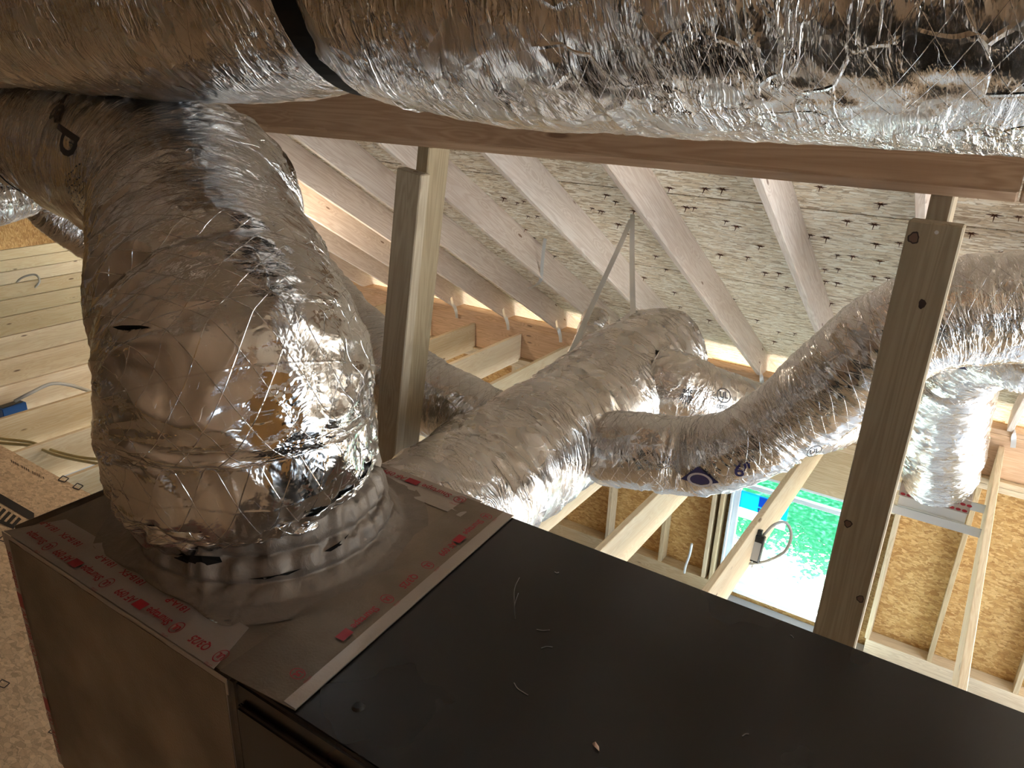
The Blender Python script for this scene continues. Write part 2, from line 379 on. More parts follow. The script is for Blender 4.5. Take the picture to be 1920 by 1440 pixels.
DUCT = {}
def duct(name, pts, m, nu=96, step=0.008, parent=None, seed=0, bulge=0.012, folds=0.006, ffreq=26, pinch=(), caps=(False, False), crumple=0.0, flat_side=None):
    """flexible foil duct along pts rows (x, y, z, radius)"""
    rows = spline(pts, 60); L = np.sum(np.linalg.norm(np.diff(rows[:, :3], axis=0), axis=1))
    n = max(8, int(L / step)); rows = spline(pts, n)
    C = rows[:, :3]; R = rows[:, 3]; T = np.gradient(C, axis=0); T /= np.linalg.norm(T, axis=1)[:, None]
    s = np.concatenate([[0], np.cumsum(np.linalg.norm(np.diff(C, axis=0), axis=1))])
    up = np.array([0, 0, 1.0]) if abs(T[0][2]) < 0.8 else np.array([0, 1.0, 0]); nrm = up - T[0] * up.dot(T[0]); nrm /= np.linalg.norm(nrm)
    Ns = []
    for t in T:
        nrm = nrm - t * nrm.dot(t); nrm /= np.linalg.norm(nrm); Ns.append(nrm.copy())
    Ns = np.array(Ns); Bs = np.cross(T, Ns)
    th = np.linspace(0, 2 * np.pi, nu, endpoint=False)
    c, sn = np.cos(th), np.sin(th)
    rm = float(np.mean(R))
    q = np.stack([np.broadcast_to(c * rm, (n, nu)), np.broadcast_to(sn * rm, (n, nu)), np.broadcast_to(s[:, None], (n, nu))], -1) + seed * 3.7
    disp = bulge * pnoise(q * [4, 4, 5])
    slack = np.clip(0.55 + 0.9 * pnoise(q * [4, 4, 6] + 9), 0.05, 1.3)
    wob = pnoise(q * 9 + 5)[..., None] * np.array([0.02, 0.02, 0.012])
    disp = disp + folds * slack * ridge(pnoise((q + wob) * [5, 5, ffreq])) + 0.5 * folds * slack * ridge(pnoise((q + wob) * [9, 9, ffreq * 2.1] + 3))
    if crumple:
        k = crumple if np.isscalar(crumple) else crumple(s)[:, None]
        disp = disp + k * (np.abs(pnoise(q * 22 + 2)) + 0.6 * np.abs(pnoise(q * 45))) 
    for (sp, dep, wid) in pinch:
        disp = disp - dep * np.exp(-((s[:, None] - sp + 0.02 * pnoise(q * 5)) / wid) ** 2)
    base_r = R[:, None] * np.ones((1, nu))
    if flat_side:                                   # sagging belly: an oval section where the weight function says so
        a_, b_, th0, wf = flat_side; w_ = wf(s)[:, None]
        base_r = base_r * (1 - w_ + w_ / np.sqrt(np.cos(th - th0) ** 2 / b_ ** 2 + np.sin(th - th0) ** 2 / a_ ** 2)[None, :])
    rad = base_r + disp
    P = C[:, None, :] + rad[..., None] * (c[None, :, None] * Ns[:, None, :] + sn[None, :, None] * Bs[:, None, :])
    V = P.reshape(-1, 3); idx = np.arange(n * nu).reshape(n, nu)
    a = idx[:-1]; b = idx[1:]; a2 = np.roll(a, -1, 1); b2 = np.roll(b, -1, 1)
    F = np.stack([a, a2, b2, b], -1).reshape(-1, 4).tolist()
    V = V.tolist(); dcs = (q - seed * 3.7).reshape(-1, 3).tolist()
    for e, on in enumerate(caps):
        if on:
            ring = idx[0 if e == 0 else -1]; ci = C[0 if e == 0 else -1]; tt = T[0 if e == 0 else -1] * (-1 if e == 0 else 1)
            base = ring
            for kk in range(1, 9):
                f = 1 - kk / 9.0; st = len(V)
                for j in range(nu):
                    v = ci + (np.array(V[ring[j]]) - ci) * f + tt * (0.012 * (1 - f) + 0.006 * pnoise(np.array([c[j] * f * 4, sn[j] * f * 4, 7.0 + seed])))
                    V.append(v.tolist()); dcs.append([c[j] * f * rm, sn[j] * f * rm, s[-1] + rm * (1 - f)])
                nb = np.arange(st, st + nu)
                for j in range(nu):
                    F.append([int(base[j]), int(base[(j + 1) % nu]), int(nb[(j + 1) % nu]), int(nb[j])] if e == 1 else [int(base[j]), int(nb[j]), int(nb[(j + 1) % nu]), int(base[(j + 1) % nu])])
                base = nb
            F.append([int(x) for x in (base if e == 1 else base[::-1])])
    o = mesh(name, V, F, m, parent, True); me = o.data
    at_ = me.attributes.new('dc', 'FLOAT_VECTOR', 'POINT'); at_.data.foreach_set('vector', np.array(dcs, float).ravel() + seed * 2.3)
    ul = me.uv_layers.new(name='UVMap')
    li = np.zeros(len(me.loops), int); me.loops.foreach_get('vertex_index', li)
    D = np.array(dcs); U = (np.arctan2(D[:, 1], D[:, 0]) % (2 * np.pi)) * rm; Vv = D[:, 2]
    uvs = np.stack([U[li], Vv[li]], -1); nq = (n - 1) * nu
    cir = 2 * np.pi * rm
    q4 = uvs[:nq * 4].reshape(-1, 4, 2); wrap = (q4[..., 0].max(1) - q4[..., 0].min(1)) > cir / 2
    q4[wrap, :, 0] = np.where(q4[wrap, :, 0] < cir / 2, q4[wrap, :, 0] + cir, q4[wrap, :, 0])
    uvs[:nq * 4] = q4.reshape(-1, 2); ul.data.foreach_set('uv', uvs.ravel())
    DUCT[name + str(seed)] = (C, R, T, s)
    return o
def tube(name, pts, r, m, parent=None, nu=8, n=None, flatten=None):
    rows = spline([tuple(p) for p in pts], n or max(12, len(pts) * 8)); C = rows; T = np.gradient(C, axis=0); T /= np.linalg.norm(T, axis=1)[:, None]
    up = np.array([0, 0, 1.0]) if abs(T[0][2]) < 0.8 else np.array([0, 1.0, 0]); nrm = np.cross(T[0], up); nrm /= np.linalg.norm(nrm)
    V = []; F = []
    for i, t in enumerate(T):
        nrm = nrm - t * nrm.dot(t); nrm /= np.linalg.norm(nrm); b = np.cross(t, nrm)
        for j in range(nu):
            a = 2 * math.pi * (j + .5) / nu; V.append(C[i] + r * (math.cos(a) * nrm * (flatten or 1) + math.sin(a) * b))
    for i in range(len(T) - 1):
        for j in range(nu): F.append([i * nu + j, i * nu + (j + 1) % nu, (i + 1) * nu + (j + 1) % nu, (i + 1) * nu + j])
    F.append(list(range(nu))[::-1]); F.append([(len(T) - 1) * nu + j for j in range(nu)])
    return mesh(name, V, F, m, parent, True)
def ribbon(name, pts, w, th, wdir, m, parent=None, n=None, wdirs=None):
    """flat strap w wide through pts; wdir = direction of its width (or one per point)"""
    rows = spline([tuple(p) for p in pts], n or max(12, len(pts) * 8)); T = np.gradient(rows, axis=0); T /= np.linalg.norm(T, axis=1)[:, None]
    WD = spline([tuple(x) for x in wdirs], len(rows)) if wdirs is not None else np.array([wdir] * len(rows), float)
    V = []; F = []
    for c, t, wd in zip(rows, T, WD):
        a = wd - t * wd.dot(t); a /= np.linalg.norm(a); b = np.cross(t, a)
        for sa, sb in ((-1, -1), (1, -1), (1, 1), (-1, 1)): V.append(c + a * sa * w / 2 + b * sb * th / 2)
    for i in range(len(rows) - 1):
        for j in range(4): F.append([i * 4 + j, i * 4 + (j + 1) % 4, i * 4 + 4 + (j + 1) % 4, i * 4 + 4 + j])
    F.append([3, 2, 1, 0]); k = (len(rows) - 1) * 4; F.append([k, k + 1, k + 2, k + 3])
    return mesh(name, V, F, m, parent)

# lettering ---------------------------------------------------------
def text2d(txt, size, bold=0.0):
    cu = bpy.data.curves.new('lettering', 'FONT'); cu.body = txt; cu.size = size; cu.align_x = 'CENTER'; cu.align_y = 'CENTER'; cu.resolution_u = 3; cu.offset = bold
    o = bpy.data.objects.new('lettering', cu); COL.objects.link(o)
    dg = bpy.context.evaluated_depsgraph_get(); me = bpy.data.meshes.new_from_object(o.evaluated_get(dg))
    V = [(v.co.x, v.co.y) for v in me.vertices]; F = [list(p.vertices) for p in me.polygons]
    bpy.data.objects.remove(o); bpy.data.curves.remove(cu); bpy.data.meshes.remove(me)
    return V, F
def ring2d(r, w, cx=0, cy=0, n=28, sx=1.0):
    V = []; F = []
    for i in range(n):
        a = 2 * math.pi * i / n
        V += [(cx + math.cos(a) * r * sx, cy + math.sin(a) * r), (cx + math.cos(a) * (r - w) * sx, cy + math.sin(a) * (r - w))]
    for i in range(n):
        j = (i + 1) % n; F.append([2 * i, 2 * j, 2 * j + 1, 2 * i + 1])
    return V, F
def rect2d(x0, y0, x1, y1, nx=8):
    V = []; F = []
    for i in range(nx + 1):
        x = x0 + (x1 - x0) * i / nx; V += [(x, y0), (x, y1)]
    for i in range(nx): F.append([2 * i, 2 * i + 2, 2 * i + 3, 2 * i + 1])
    return V, F
def grid2d(pts, n=8):
    a, b, c, d = pts; V = []; F = []
    for j in range(n + 1):
        for i in range(n + 1):
            u, v = i / n, j / n; V.append(tuple((a[k] * (1 - u) + b[k] * u) * (1 - v) + (d[k] * (1 - u) + c[k] * u) * v for k in (0, 1)))
    for j in range(n):
        for i in range(n):
            k = j * (n + 1) + i; F.append([k, k + 1, k + n + 2, k + n + 1])
    return V, F
def shift2d(g, dx, dy): return [(x + dx, y + dy) for x, y in g[0]], g[1]
def join2d(*gs):
    V = []; F = []
    for v, f in gs:
        k = len(V); V += v; F += [[i + k for i in q] for q in f]
    return V, F
def place2d(name, g, origin, ex, ey, m, parent=None, off=0.0012):
    o_ = Vector(origin); ex = Vector(ex).normalized(); ey = Vector(ey).normalized(); n = ex.cross(ey)
    pl = parent.location if parent else Vector((0, 0, 0))
    return mesh(name, [o_ + ex * x + ey * y + n * off - pl for x, y in g[0]], g[1], m, parent)
def wrap2d(name, g, bvh, origin, ex, ey, m, parent=None, off=0.002):
    ex = Vector(ex).normalized(); ey = Vector(ey).normalized(); pl = parent.location if parent else Vector((0, 0, 0)); V = []
    n = ex.cross(ey)
    for x, y in g[0]:
        p = Vector(origin) + ex * x + ey * y
        h, hn, _, _ = bvh.ray_cast(p + n * 0.15, -n)
        if h is None: h, hn, _, _ = bvh.find_nearest(p); 
        V.append(h + n * off - pl)
    return mesh(name, V, g[1], m, parent)
def bend2d(name, g, h, ex, ey, m, parent, r=0.14, off=0.007):
    n = ex.cross(ey); return mesh(name, [h + ex * x + ey * y + n * (off - y * y / (2 * r)) for x, y in g[0]], g[1], m, parent)
def bvh_of(o):
    me = o.data; return BVHTree.FromPolygons([o.matrix_basis @ v.co if not o.parent else v.co + o.parent.location for v in me.vertices], [list(p.vertices) for p in me.polygons])
UL = lambda r: join2d(ring2d(r, r * 0.13), text2d('UL', r * 1.1, 0.0006))

# ================================================================== THE SHELL
def struct(o): return tag(o, kind='structure')
X0, X1 = -13.0, 4.0
RIDGE = -0.6
M_FELT = flat('green_edge_seal', (.03, .05, .03), .8)
SEAM = 0.951
def slope_slab(name, y0, y1, m, thick=0.011, off=0.24, gap=True, back=False):
    """roof sheathing as rows of panels with thin joints, felt above"""
    bm = bmesh.new(); L = abs(y1 - y0) / math.cos(math.atan(TAN)); rows = int(L / 1.22) + 3; L0 = -L / 2 - SEAM
    for k in range(rows):
        a = max(-L / 2, L0 + k * 1.22 + 0.006); b = min(L0 + (k + 1) * 1.22 - 0.006, L / 2)
        if b > a: bbox(bm, (0, (a + b) / 2, 0), (X1 - X0, b - a, thick))
    nf = len(bm.faces); bbox(bm, (0, 0, thick + 0.004), (X1 - X0, L, 0.004)); bm.faces.ensure_lookup_table()
    for f in bm.faces[nf:]: f.material_index = 1
    o = bobj(name, bm, m); o.data.materials.append(M_FELT)
    ym = (y0 + y1) / 2; sgn = -1 if back else 1
    yv = Vector((0, math.cos(math.atan(TAN)), -sgn * math.sin(math.atan(TAN)))); xv = Vector((1, 0, 0)); zv = xv.cross(yv)
    mm = Matrix((xv, yv, zv)).transposed().to_4x4()
    zc = roofz(ym, off) if not back else roofz(2 * RIDGE - ym, off)
    mm.translation = Vector(((X0 + X1) / 2, ym, zc)) + zv * thick / 2
    o.matrix_world = mm; return struct(o)
slope_slab('ceiling', RIDGE, 6.97, M_OSB_ROOF)
slope_slab('ceiling', RIDGE - 7.38, RIDGE, M_OSB_BACK, back=True)
# window wall: sheathing with the opening left out
WL, WR, WT, WB = -1.66, -0.40, -3.16, -4.425
bm = bmesh.new()
OPEN = [(-8.4, -6.4), (-11.4, -9.4)]          # unseen openings added in the lower storey to light the joists from below
cells = [(WR, 1.25, -4.95, -2.24), (3.3, X1, -4.95, -2.24), (1.25, 3.3, -4.95, -4.25), (1.25, 3.3, -2.75, -2.24), (WL, WR, WT, -2.24), (WL, WR, -4.95, WB)]  # right-hand gap is an unseen opening added to brighten the ducts
e = WL
for a, b in OPEN: cells += [(b, e, -4.95, -2.24), (a, b, -4.95, -4.2), (a, b, -2.75, -2.24)]; e = a
cells.append((X0, e, -4.95, -2.24))
for a, b, z0, z1 in cells:
    bbox(bm, ((a + b) / 2, WY + 0.150, (z0 + z1) / 2), (b - a, 0.012, z1 - z0))
for v in bm.verts: v.co = Vector((v.co.x, v.co.y, v.co.z))
# local axes: X along the wall, Y up the wall, so the strands lie right
for v in bm.verts: v.co = Vector((v.co.x, v.co.z, -v.co.y))
o = bobj('wall_back', bm, M_OSB_WALL); o.rotation_euler = (math.pi / 2, 0, 0); struct(o)
bm = bmesh.new(); bbox(bm, (0, 0, 0), (7.4, 0.05, X1 - X0)); 
o = box('wall_front', (X0, -8.0, -4.95), (X1, -7.9, -2.0), M_OSB_WALL); struct(o); bm.free()
def gable(name, x, holes):
    ys = sorted({-8.0, 6.4, RIDGE} | {h[0] for h in holes} | {h[1] for h in holes}); V = []; F = []
    def top(y): return roofz(y if y > RIDGE else 2 * RIDGE - y, 0.22)
    for a, b in zip(ys[:-1], ys[1:]):
        spans = [(-4.95, None)]; hs = sorted([h for h in holes if h[0] <= a and h[1] >= b], key=lambda h: h[2]); z = -4.95; segs = []
        for h in hs: segs.append((z, h[2])); z = h[3]
        if z is not None: segs.append((z, None))
        for z0, z1 in segs:
            for xx, fl in ((x, 0), (x + 0.02, 1)):
                k = len(V); V += [(xx, a, z0), (xx, b, z0), (xx, b, top(b) if z1 is None else z1), (xx, a, top(a) if z1 is None else z1)]
                F.append([k, k + 1, k + 2, k + 3] if fl else [k + 3, k + 2, k + 1, k])
    return struct(mesh(name, V, F, M_OSB_WALL))
gable('wall_left', X0, [])
gable('wall_right', X1, [(1.2, 5.2, -2.2, None), (0.0, 5.0, -4.25, -2.55), (-3.2, -2.65, -1.7, 0.0)])
def concrete():
    m, nt, b = mat('pale_concrete'); N = NT(nt); tc = N.n('ShaderNodeTexCoord').outputs['Object']
    N.l(N.mix(N.noise(tc, 2.5, 5, 0.6), (0.60, 0.64, 0.70), (0.70, 0.73, 0.78)), b.inputs['Base Color']); b.inputs['Roughness'].default_value = 0.7
    N.l(N.bump(N.noise(tc, 60, 3), 0.002, 0.5), b.inputs['Normal']); return m
fl = box('floor', (X0, -7.9, FL - 0.1), (X1, WY + 0.14, FL), concrete()); struct(fl)
dk = box('floor', (-8.6, -6.0, JT), (3.6, 1.985, JT + 0.018), M_OSB_DECK); struct(dk)
g = box('ground', (-40, -40, -5.1), (40, 60, -4.95), M_GRASS); struct(g)
fa = board('trim_1', (X0, 6.97, -2.50), (X1, 6.97, -2.50), 0.038, 0.15, (0, 0, 1), M_STUD); struct(fa)

# window_1: white vinyl unit set low in the wall
win = empty('window_1', (-1.03, WY + 0.10, WB)); struct(win)
def wpart(name, lo, hi, m, bev=0.004, parent=win): return box(name, lo, hi, m, parent, bev)
bm = bmesh.new()
L = Vector((-1.03, WY + 0.10, WB))
for lo, hi in (((WL, WY + 0.02, WB), (WL + 0.022, WY + 0.16, WT)), ((WR - 0.022, WY + 0.02, WB), (WR, WY + 0.16, WT)), ((WL, WY + 0.02, WT - 0.022), (WR, WY + 0.16, WT)), ((WL, WY + 0.02, WB), (WR, WY + 0.16, WB + 0.03))):
    c = [(a + b) / 2 - q for a, b, q in zip(lo, hi, L)]; bbox(bm, c, [b - a for a, b in zip(lo, hi)], 0.003)
bobj('window_frame', bm, M_WHITE, win)
bm = bmesh.new()
a, b = WL + 0.022, WR - 0.022
for lo, hi in (((a, WY + 0.07, WB + 0.03), (a + 0.05, WY + 0.12, WT - 0.02)), ((b - 0.05, WY + 0.07, WB + 0.03), (b, WY + 0.12, WT - 0.02)), ((a, WY + 0.07, WB + 0.075), (b, WY + 0.12, WB + 0.115)), ((a, WY + 0.07, -3.345), (b, WY + 0.12, -3.305)), ((a, WY + 0.07, WT - 0.05), (b, WY + 0.12, WT - 0.02))):
    c = [(p + q) / 2 - r for p, q, r in zip(lo, hi, L)]; bbox(bm, c, [q - p for p, q in zip(lo, hi)], 0.003)
bobj('window_sash', bm, M_WHITE, win)
def glassmat():
    m = bpy.data.materials.new('window_glass'); m.use_nodes = True; nt = m.node_tree; nt.nodes.clear()
    o = nt.nodes.new('ShaderNodeOutputMaterial'); mx = nt.nodes.new('ShaderNodeMixShader'); t = nt.nodes.new('ShaderNodeBsdfTransparent'); g = nt.nodes.new('ShaderNodeBsdfGlossy')
    t.inputs[0].default_value = (0.88, 0.98, 0.95, 1); g.inputs['Roughness'].default_value = 0.02; mx.inputs[0].default_value = 0.07
    nt.links.new(t.outputs[0], mx.inputs[1]); nt.links.new(g.outputs[0], mx.inputs[2]); nt.links.new(mx.outputs[0], o.inputs[0]); return m
wpart('pane', (WL + 0.05, WY + 0.094, WB + 0.05), (WR - 0.05, WY + 0.098, WT - 0.03), glassmat(), 0)
def film(name, col):
    m, nt, b = mat(name); b.inputs['Base Color'].default_value = (*col, 1); b.inputs['Roughness'].default_value = 0.4
    b.inputs['Transmission Weight'].default_value = 0.0; b.inputs['Subsurface Weight'].default_value = 0.0
    N = NT(nt); tr = N.n('ShaderNodeBsdfTranslucent'); tr.inputs[0].default_value = (*col, 1); mx = N.n('ShaderNodeMixShader'); mx.inputs[0].default_value = 0.6
    out = [n for n in nt.nodes if n.type == 'OUTPUT_MATERIAL'][0]; N.l(b.outputs[0], mx.inputs[1]); N.l(tr.outputs[0], mx.inputs[2]); N.l(mx.outputs[0], out.inputs[0]); return m
wpart('sticker', (-1.60, WY + 0.088, -3.56), (-1.16, WY + 0.090, -3.39), film('blue_sticker', (0.02, 0.42, 0.75)), 0)
wpart('sticker', (-1.60, WY + 0.088, -3.66), (-1.16, WY + 0.090, -3.56), film('white_sticker', (0.9, 0.95, 0.95)), 0)
wpart('sticker', (-1.42, WY + 0.086, -3.50), (-1.20, WY + 0.0875, -3.40), film('deep_blue_sticker', (0.01, 0.2, 0.62)), 0)
place2d('sticker_lettering', text2d('tar', 0.09, 0.002), (-1.37, WY + 0.085, -3.53), (1, 0, 0), (0, 0, 1), M_NAVY, win)

# ================================================================== FRAMING OF THE WINDOW WALL
def lum(name, p0, p1, w, h, up, m, label, cat, group=None, **k):
    o = board(name, p0, p1, w, h, up, m, **k); tag(o, label, cat, group); return o
lum('top_plate', (X0, WY + 0.07, -2.259), (X1, WY + 0.07, -2.259), 0.14, 0.038, (0, 0, 1), M_PLATE, 'orange-lit upper plank of the doubled plate the rafters sit on', 'plank')
lum('top_plate', (X0, WY + 0.07, -2.298), (X1, WY + 0.07, -2.298), 0.14, 0.038, (0, 0, 1), M_PLATE, 'lower plank of the doubled plate just above the joist ends', 'plank')
lum('rim_board', (X0, WY + 0.07, -2.480), (X1, WY + 0.07, -2.480), 0.038, 0.32, (0, 0, 1), M_PLATE, 'reddish rim board closing the bays between the joist ends', 'board')
lum('top_plate', (X0, WY + 0.07, -2.665), (X1, WY + 0.07, -2.665), 0.14, 0.045, (0, 0, 1), M_STUD, 'pale plank on top of the studs, directly beneath the joist ends', 'plank')
lum('top_plate', (X0, WY + 0.07, -2.712), (X1, WY + 0.07, -2.712), 0.14, 0.045, (0, 0, 1), M_STUD, 'second pale plank nailed to the stud tops of the window wall', 'plank')
lum('bottom_plate', (X0, WY + 0.07, -4.4625), (WL - 0.08, WY + 0.07, -4.4625), 0.14, 0.165, (0, 0, 1), M_STUD, 'bottom plank of the window wall, left of the window', 'plank')
lum('bottom_plate', (WR + 0.08, WY + 0.07, -4.4625), (X1, WY + 0.07, -4.4625), 0.14, 0.165, (0, 0, 1), M_STUD, 'bottom plank of the window wall, right of the window', 'plank')
lum('window_header', (WL - 0.10, WY + 0.05, -2.945), (WR + 0.10, WY + 0.05, -2.945), 0.09, 0.42, (0, 0, 1), M_STUD, 'knotty yellow header board right above the window', 'board')
studs = [(0.17, 'wall stud just left of the white-lit joist, under the metal duct boot'), (0.79, 'wall stud at the far right edge, right of the white-lit joist'),
         (-0.315, 'wall stud showing tight beside the lower right edge of the broad post'),
         (-1.725, 'wall stud forming the left side of the window opening'), (-1.80, 'doubled wall stud, left twin at the window opening'),
         (-2.25, 'single wall stud in the first bay left of the window'), (-2.84, 'wall stud right of the leftmost slanting joist, two bays from the window'),
         (-3.46, 'short-looking wall stud beside the white joist next to the trunk duct')]
for x, lb in studs:
    top = -2.735
    lum('wall_stud', (x, WY + 0.07, -4.38), (x, WY + 0.07, top), 0.038, 0.14, (0, 1, 0), M_STUD, 'pale ' + lb, 'stud', 'studs of the window wall')
for k in range(1):
    x = -4.06 - 0.61 * k
    lum('wall_stud', (x, WY + 0.07, -4.38), (x, WY + 0.07, -2.735), 0.038, 0.14, (0, 1, 0), M_STUD, 'pale wall stud deepest to the left, mostly behind the joists', 'stud', 'studs of the window wall')

# joists -------------------------------------------------------------
joists = [(0.236, 'white-lit joist at the lower right with an orange top edge, right of the duct boot'),
          (-0.365, 'joist hidden behind the broad right-hand post'),
          (-0.926, 'joist crossing the window, carrying the black junction adapter'),
          (-1.545, 'slanting joist with a torn brown edge below the hanging duct'),
          (-2.10, 'slanting joist emerging beside the foil trunk and the cabinet corner'),
          (-2.75, 'joist passing under the foil trunk'),
          (-3.45, 'pale joist running into the foil trunk, third to the right of the doubled left post'),
          (-4.02, 'joist with shaded patches, second to the right of the doubled left post'),
          (-4.60, 'joist ending nearest the doubled left post, first to its right'),
          (-5.20, 'nearest joist at the left edge, with the dark cable lying over it'),
          (-5.82, 'left-edge joist carrying the blue box'), (-6.45, 'left-edge joist with the grey cable end, second behind the blue box'),
          (-7.08, 'left-edge joist, third behind the blue box'), (-7.72, 'left-edge joist, fourth behind the blue box'),
          (-8.36, 'left-edge joist, fifth behind the blue box'), (-9.0, 'left-edge joist, sixth behind the blue box, under the looped wire'),
          (-9.65, 'left-edge joist, seventh behind the blue box'), (-10.3, 'left-edge joist, eighth behind the blue box'),
          (-10.95, 'orange-lit left-edge joist, second from the farthest'), (-11.6, 'orange-lit left-edge joist, farthest of the row')]
for x, lb in joists:
    lum('floor_joist', (x, -6.0, JT - 0.143), (x, WY + 0.045, JT - 0.143), 0.038, 0.286, (0, 0, 1), M_JOIST, lb, 'joist', 'attic floor joists')
# rafters ------------------------------------------------------------
rx = [(0.254, 'rafter foot at the far right above the duct boot, with a metal tie'), (-0.33, 'rafter behind the broad right-hand post'),
      (-0.91, 'weathered roof rafter above the hanging duct, first left of the broad right post'),
      (-1.58, 'brown roof rafter the metal hanger straps are nailed to'), (-2.23, 'pinkish roof rafter meeting the end of the foil trunk, crossed by the hangers'),
      (-2.90, 'lilac-lit roof rafter where the curled loose strap ends'), (-3.56, 'roof rafter directly right of the doubled left post, with ink marks higher up'),
      (-4.18, 'lilac-lit roof rafter left of the doubled post, with a white lower edge'), (-4.84, 'shaded brown roof rafter just below the white-edged one'),
      (-5.50, 'orange-lit roof rafter low beside the upright foil duct'), (-6.16, 'lowest orange roof rafter, its foot by the bright eave gap')]
SL = math.atan(TAN)
def rafter(x, lb, group='roof rafters'):
    h = 0.205; n = Vector((0, math.sin(SL), math.cos(SL)))
    a = Vector((x, RIDGE + 0.02, roofz(RIDGE + 0.02))) + n * h / 2; b = Vector((x, 6.93, roofz(6.93))) + n * h / 2
    return lum('roof_rafter', a, b, 0.038, h, n, M_RAFT, lb, 'rafter', group)
for x, lb in rx: rafter(x, lb)
for k in range(10): rafter(-6.82 - 0.65 * k, 'rafter far along the roof to the left, lost behind the ducts', 'far rafters on the left')
# hurricane ties
for x, lb in ((-4.84, 'second metal tie right of the doubled left post, foot of a rafter'),(-5.50,'metal rafter tie showing just left of the doubled post'), (-4.18, 'metal rafter tie, first one right of the doubled left post'), (-3.56, 'metal rafter tie in the middle, by the left end of the coiled duct'), (-1.58, 'metal rafter tie above the lettered branch duct'), (0.254, 'metal rafter tie at the far right edge')):
    xs = x + 0.0215
    pts = [(xs, WY - 0.075, roofz(WY - 0.075) + 0.075), (xs, WY - 0.045, -2.20), (xs + 0.006, WY - 0.012, -2.245), (xs + 0.018, WY - 0.004, -2.30), (xs + 0.026, WY - 0.004, -2.355)]
    o = ribbon('rafter_tie', pts, 0.034, 0.002, None, M_GALV, wdirs=[(0, .8, .6), (0, .9, .5), (.6, .7, .1), (1, .1, 0), (1, 0, 0)])
    tag(o, lb, 'metal tie', 'rafter ties at the eave')

# ================================================================== BEAM AND POSTS
tilt = math.radians(35)
upv = (0, math.sin(tilt), math.cos(tilt))
def beam(xa, xb, lb):
    c = Vector((0, 1.607, -0.094))
    return lum('support_beam', c + Vector((xa, 0, 0)), c + Vector((xb, 0, 0)), 0.038, 0.142, upv, M_BEAM, lb, 'beam', 'beams under the trunk duct')
beam(-3.4, -0.020, 'long brown beam crossing the photo below the big foil duct'); beam(-0.017, 1.4, 'short butt of beam at the far right edge, beyond the joint')
DZ = JT + 0.018
ln = -0.128
def leanx(x, z, z0): return x + (z - z0) * -ln
for nm, x0, x1, y0, y1, zt, lean, lb in (
    ('support_post', -1.350, -1.310, 1.5900, 1.679, -0.160, 0.135, 'left upright post, rear piece reaching up to the beam'),
    ('post_board', -1.390, -1.306, 1.5515, 1.5895, -0.222, 0.138, 'board nailed in front of the left post, ending short of the beam'),
    ('support_post', -0.152, -0.114, 1.5900, 1.679, -0.160, 0.0, 'right upright post, rear piece showing above the broad knotty board'),
    ('post_board', -0.174, -0.085, 1.5515, 1.5895, -0.206, 0.012, 'broad grey-brown knotty board standing on the right, front of the post')):
    w, d = x1 - x0, y1 - y0; cx, cy = (x0 + x1) / 2, (y0 + y1) / 2
    lum(nm, (cx - lean * (zt - DZ), cy, DZ), (cx, cy, zt), w, d, (0, 1, 0), M_POST, lb, 'post')

# ================================================================== DUCTS
# D1 big trunk overhead along the beam
def A(px, py, d, r): p = at(px, py, d); return (p.x, p.y, p.z, r)
trunk = duct('overhead_trunk_duct', [(-4.2, 1.02, 0.17, .195), (-3.2, 1.00, 0.155, .195), (-2.2, 0.985, 0.142, .19), (-1.4, 0.975, 0.134, .187), (-1.08, 0.97, 0.142, .180), (-0.93, 0.97, 0.155, .165), (-0.80, 0.97, 0.140, .184), (-0.5, 0.97, 0.114, .188), (0.2, 0.98, 0.108, .188), (1.2, 0.98, 0.108, .19)],
             M_FOIL_TRUNK, nu=200, step=0.006, seed=1, bulge=0.006, folds=0.0045, ffreq=14, crumple=0.0035,
             flat_side=(1.30, 0.83, math.radians(161), lambda s: np.clip((s - 3.35) / 0.6, 0, 1) ** 2 * (3 - 2 * np.clip((s - 3.35) / 0.6, 0, 1))))
tag(trunk, 'huge foil trunk duct running across the whole top of the photo', 'duct')
# webbing straps around it
def hoop(name, x, y, z, r, w, lb, lean=0.0):
    n = 64; pts = []; V = []; F = []
    for i in range(n):
        a = 2 * math.pi * i / n; c, s_ = math.cos(a), math.sin(a)
        for dx, rr in ((-w / 2, r), (w / 2, r), (w / 2, r + 0.003), (-w / 2, r + 0.003)):
            V.append((x + dx + lean * s_ * r, y + c * rr, z + s_ * rr))
    for i in range(n):
        j = (i + 1) % n
        for k in range(4): F.append([i * 4 + k, i * 4 + (k + 1) % 4, j * 4 + (k + 1) % 4, j * 4 + k])
    o = mesh(name, V, F, M_STRAP, None, False); tag(o, lb, 'strap'); return o
hoop('webbing_strap', -0.925, 0.97, 0.150, 0.176, 0.046, 'wide black strap cinching the overhead foil trunk duct', lean=-0.12)

# D2 upright supply from the plenum, bending away to the left
up_pts = [(-1.02, .752, -.642, .186), (-1.02, .75, -.632, .204), (-1.016, .745, -.59, .214), (-1.008, .738, -.54, .213), (-1.03, .75, -.46, .211), (-1.14, .805, -.375, .203),
          (-1.35, .925, -.300, .196), (-1.58, 1.06, -.245, .196), A(140, 268, 2.15, .19), A(20, 215, 2.3, .185), A(-160, 130, 2.6, .18)]
riser = duct('upright_supply_duct', up_pts, M_FOIL_RISER, nu=260, step=0.006, seed=2, bulge=0.014, folds=0.008, ffreq=24,
             pinch=((0.30, 0.010, 0.012), (0.45, 0.006, 0.010), (1.06, 0.010, 0.010), (1.27, 0.012, 0.012)), crumple=lambda s: 0.014 * np.exp(-(s / 0.08) ** 2) + 0.0028)
tag(riser, 'big upright foil duct rising from the plenum and bending left under the trunk', 'duct')
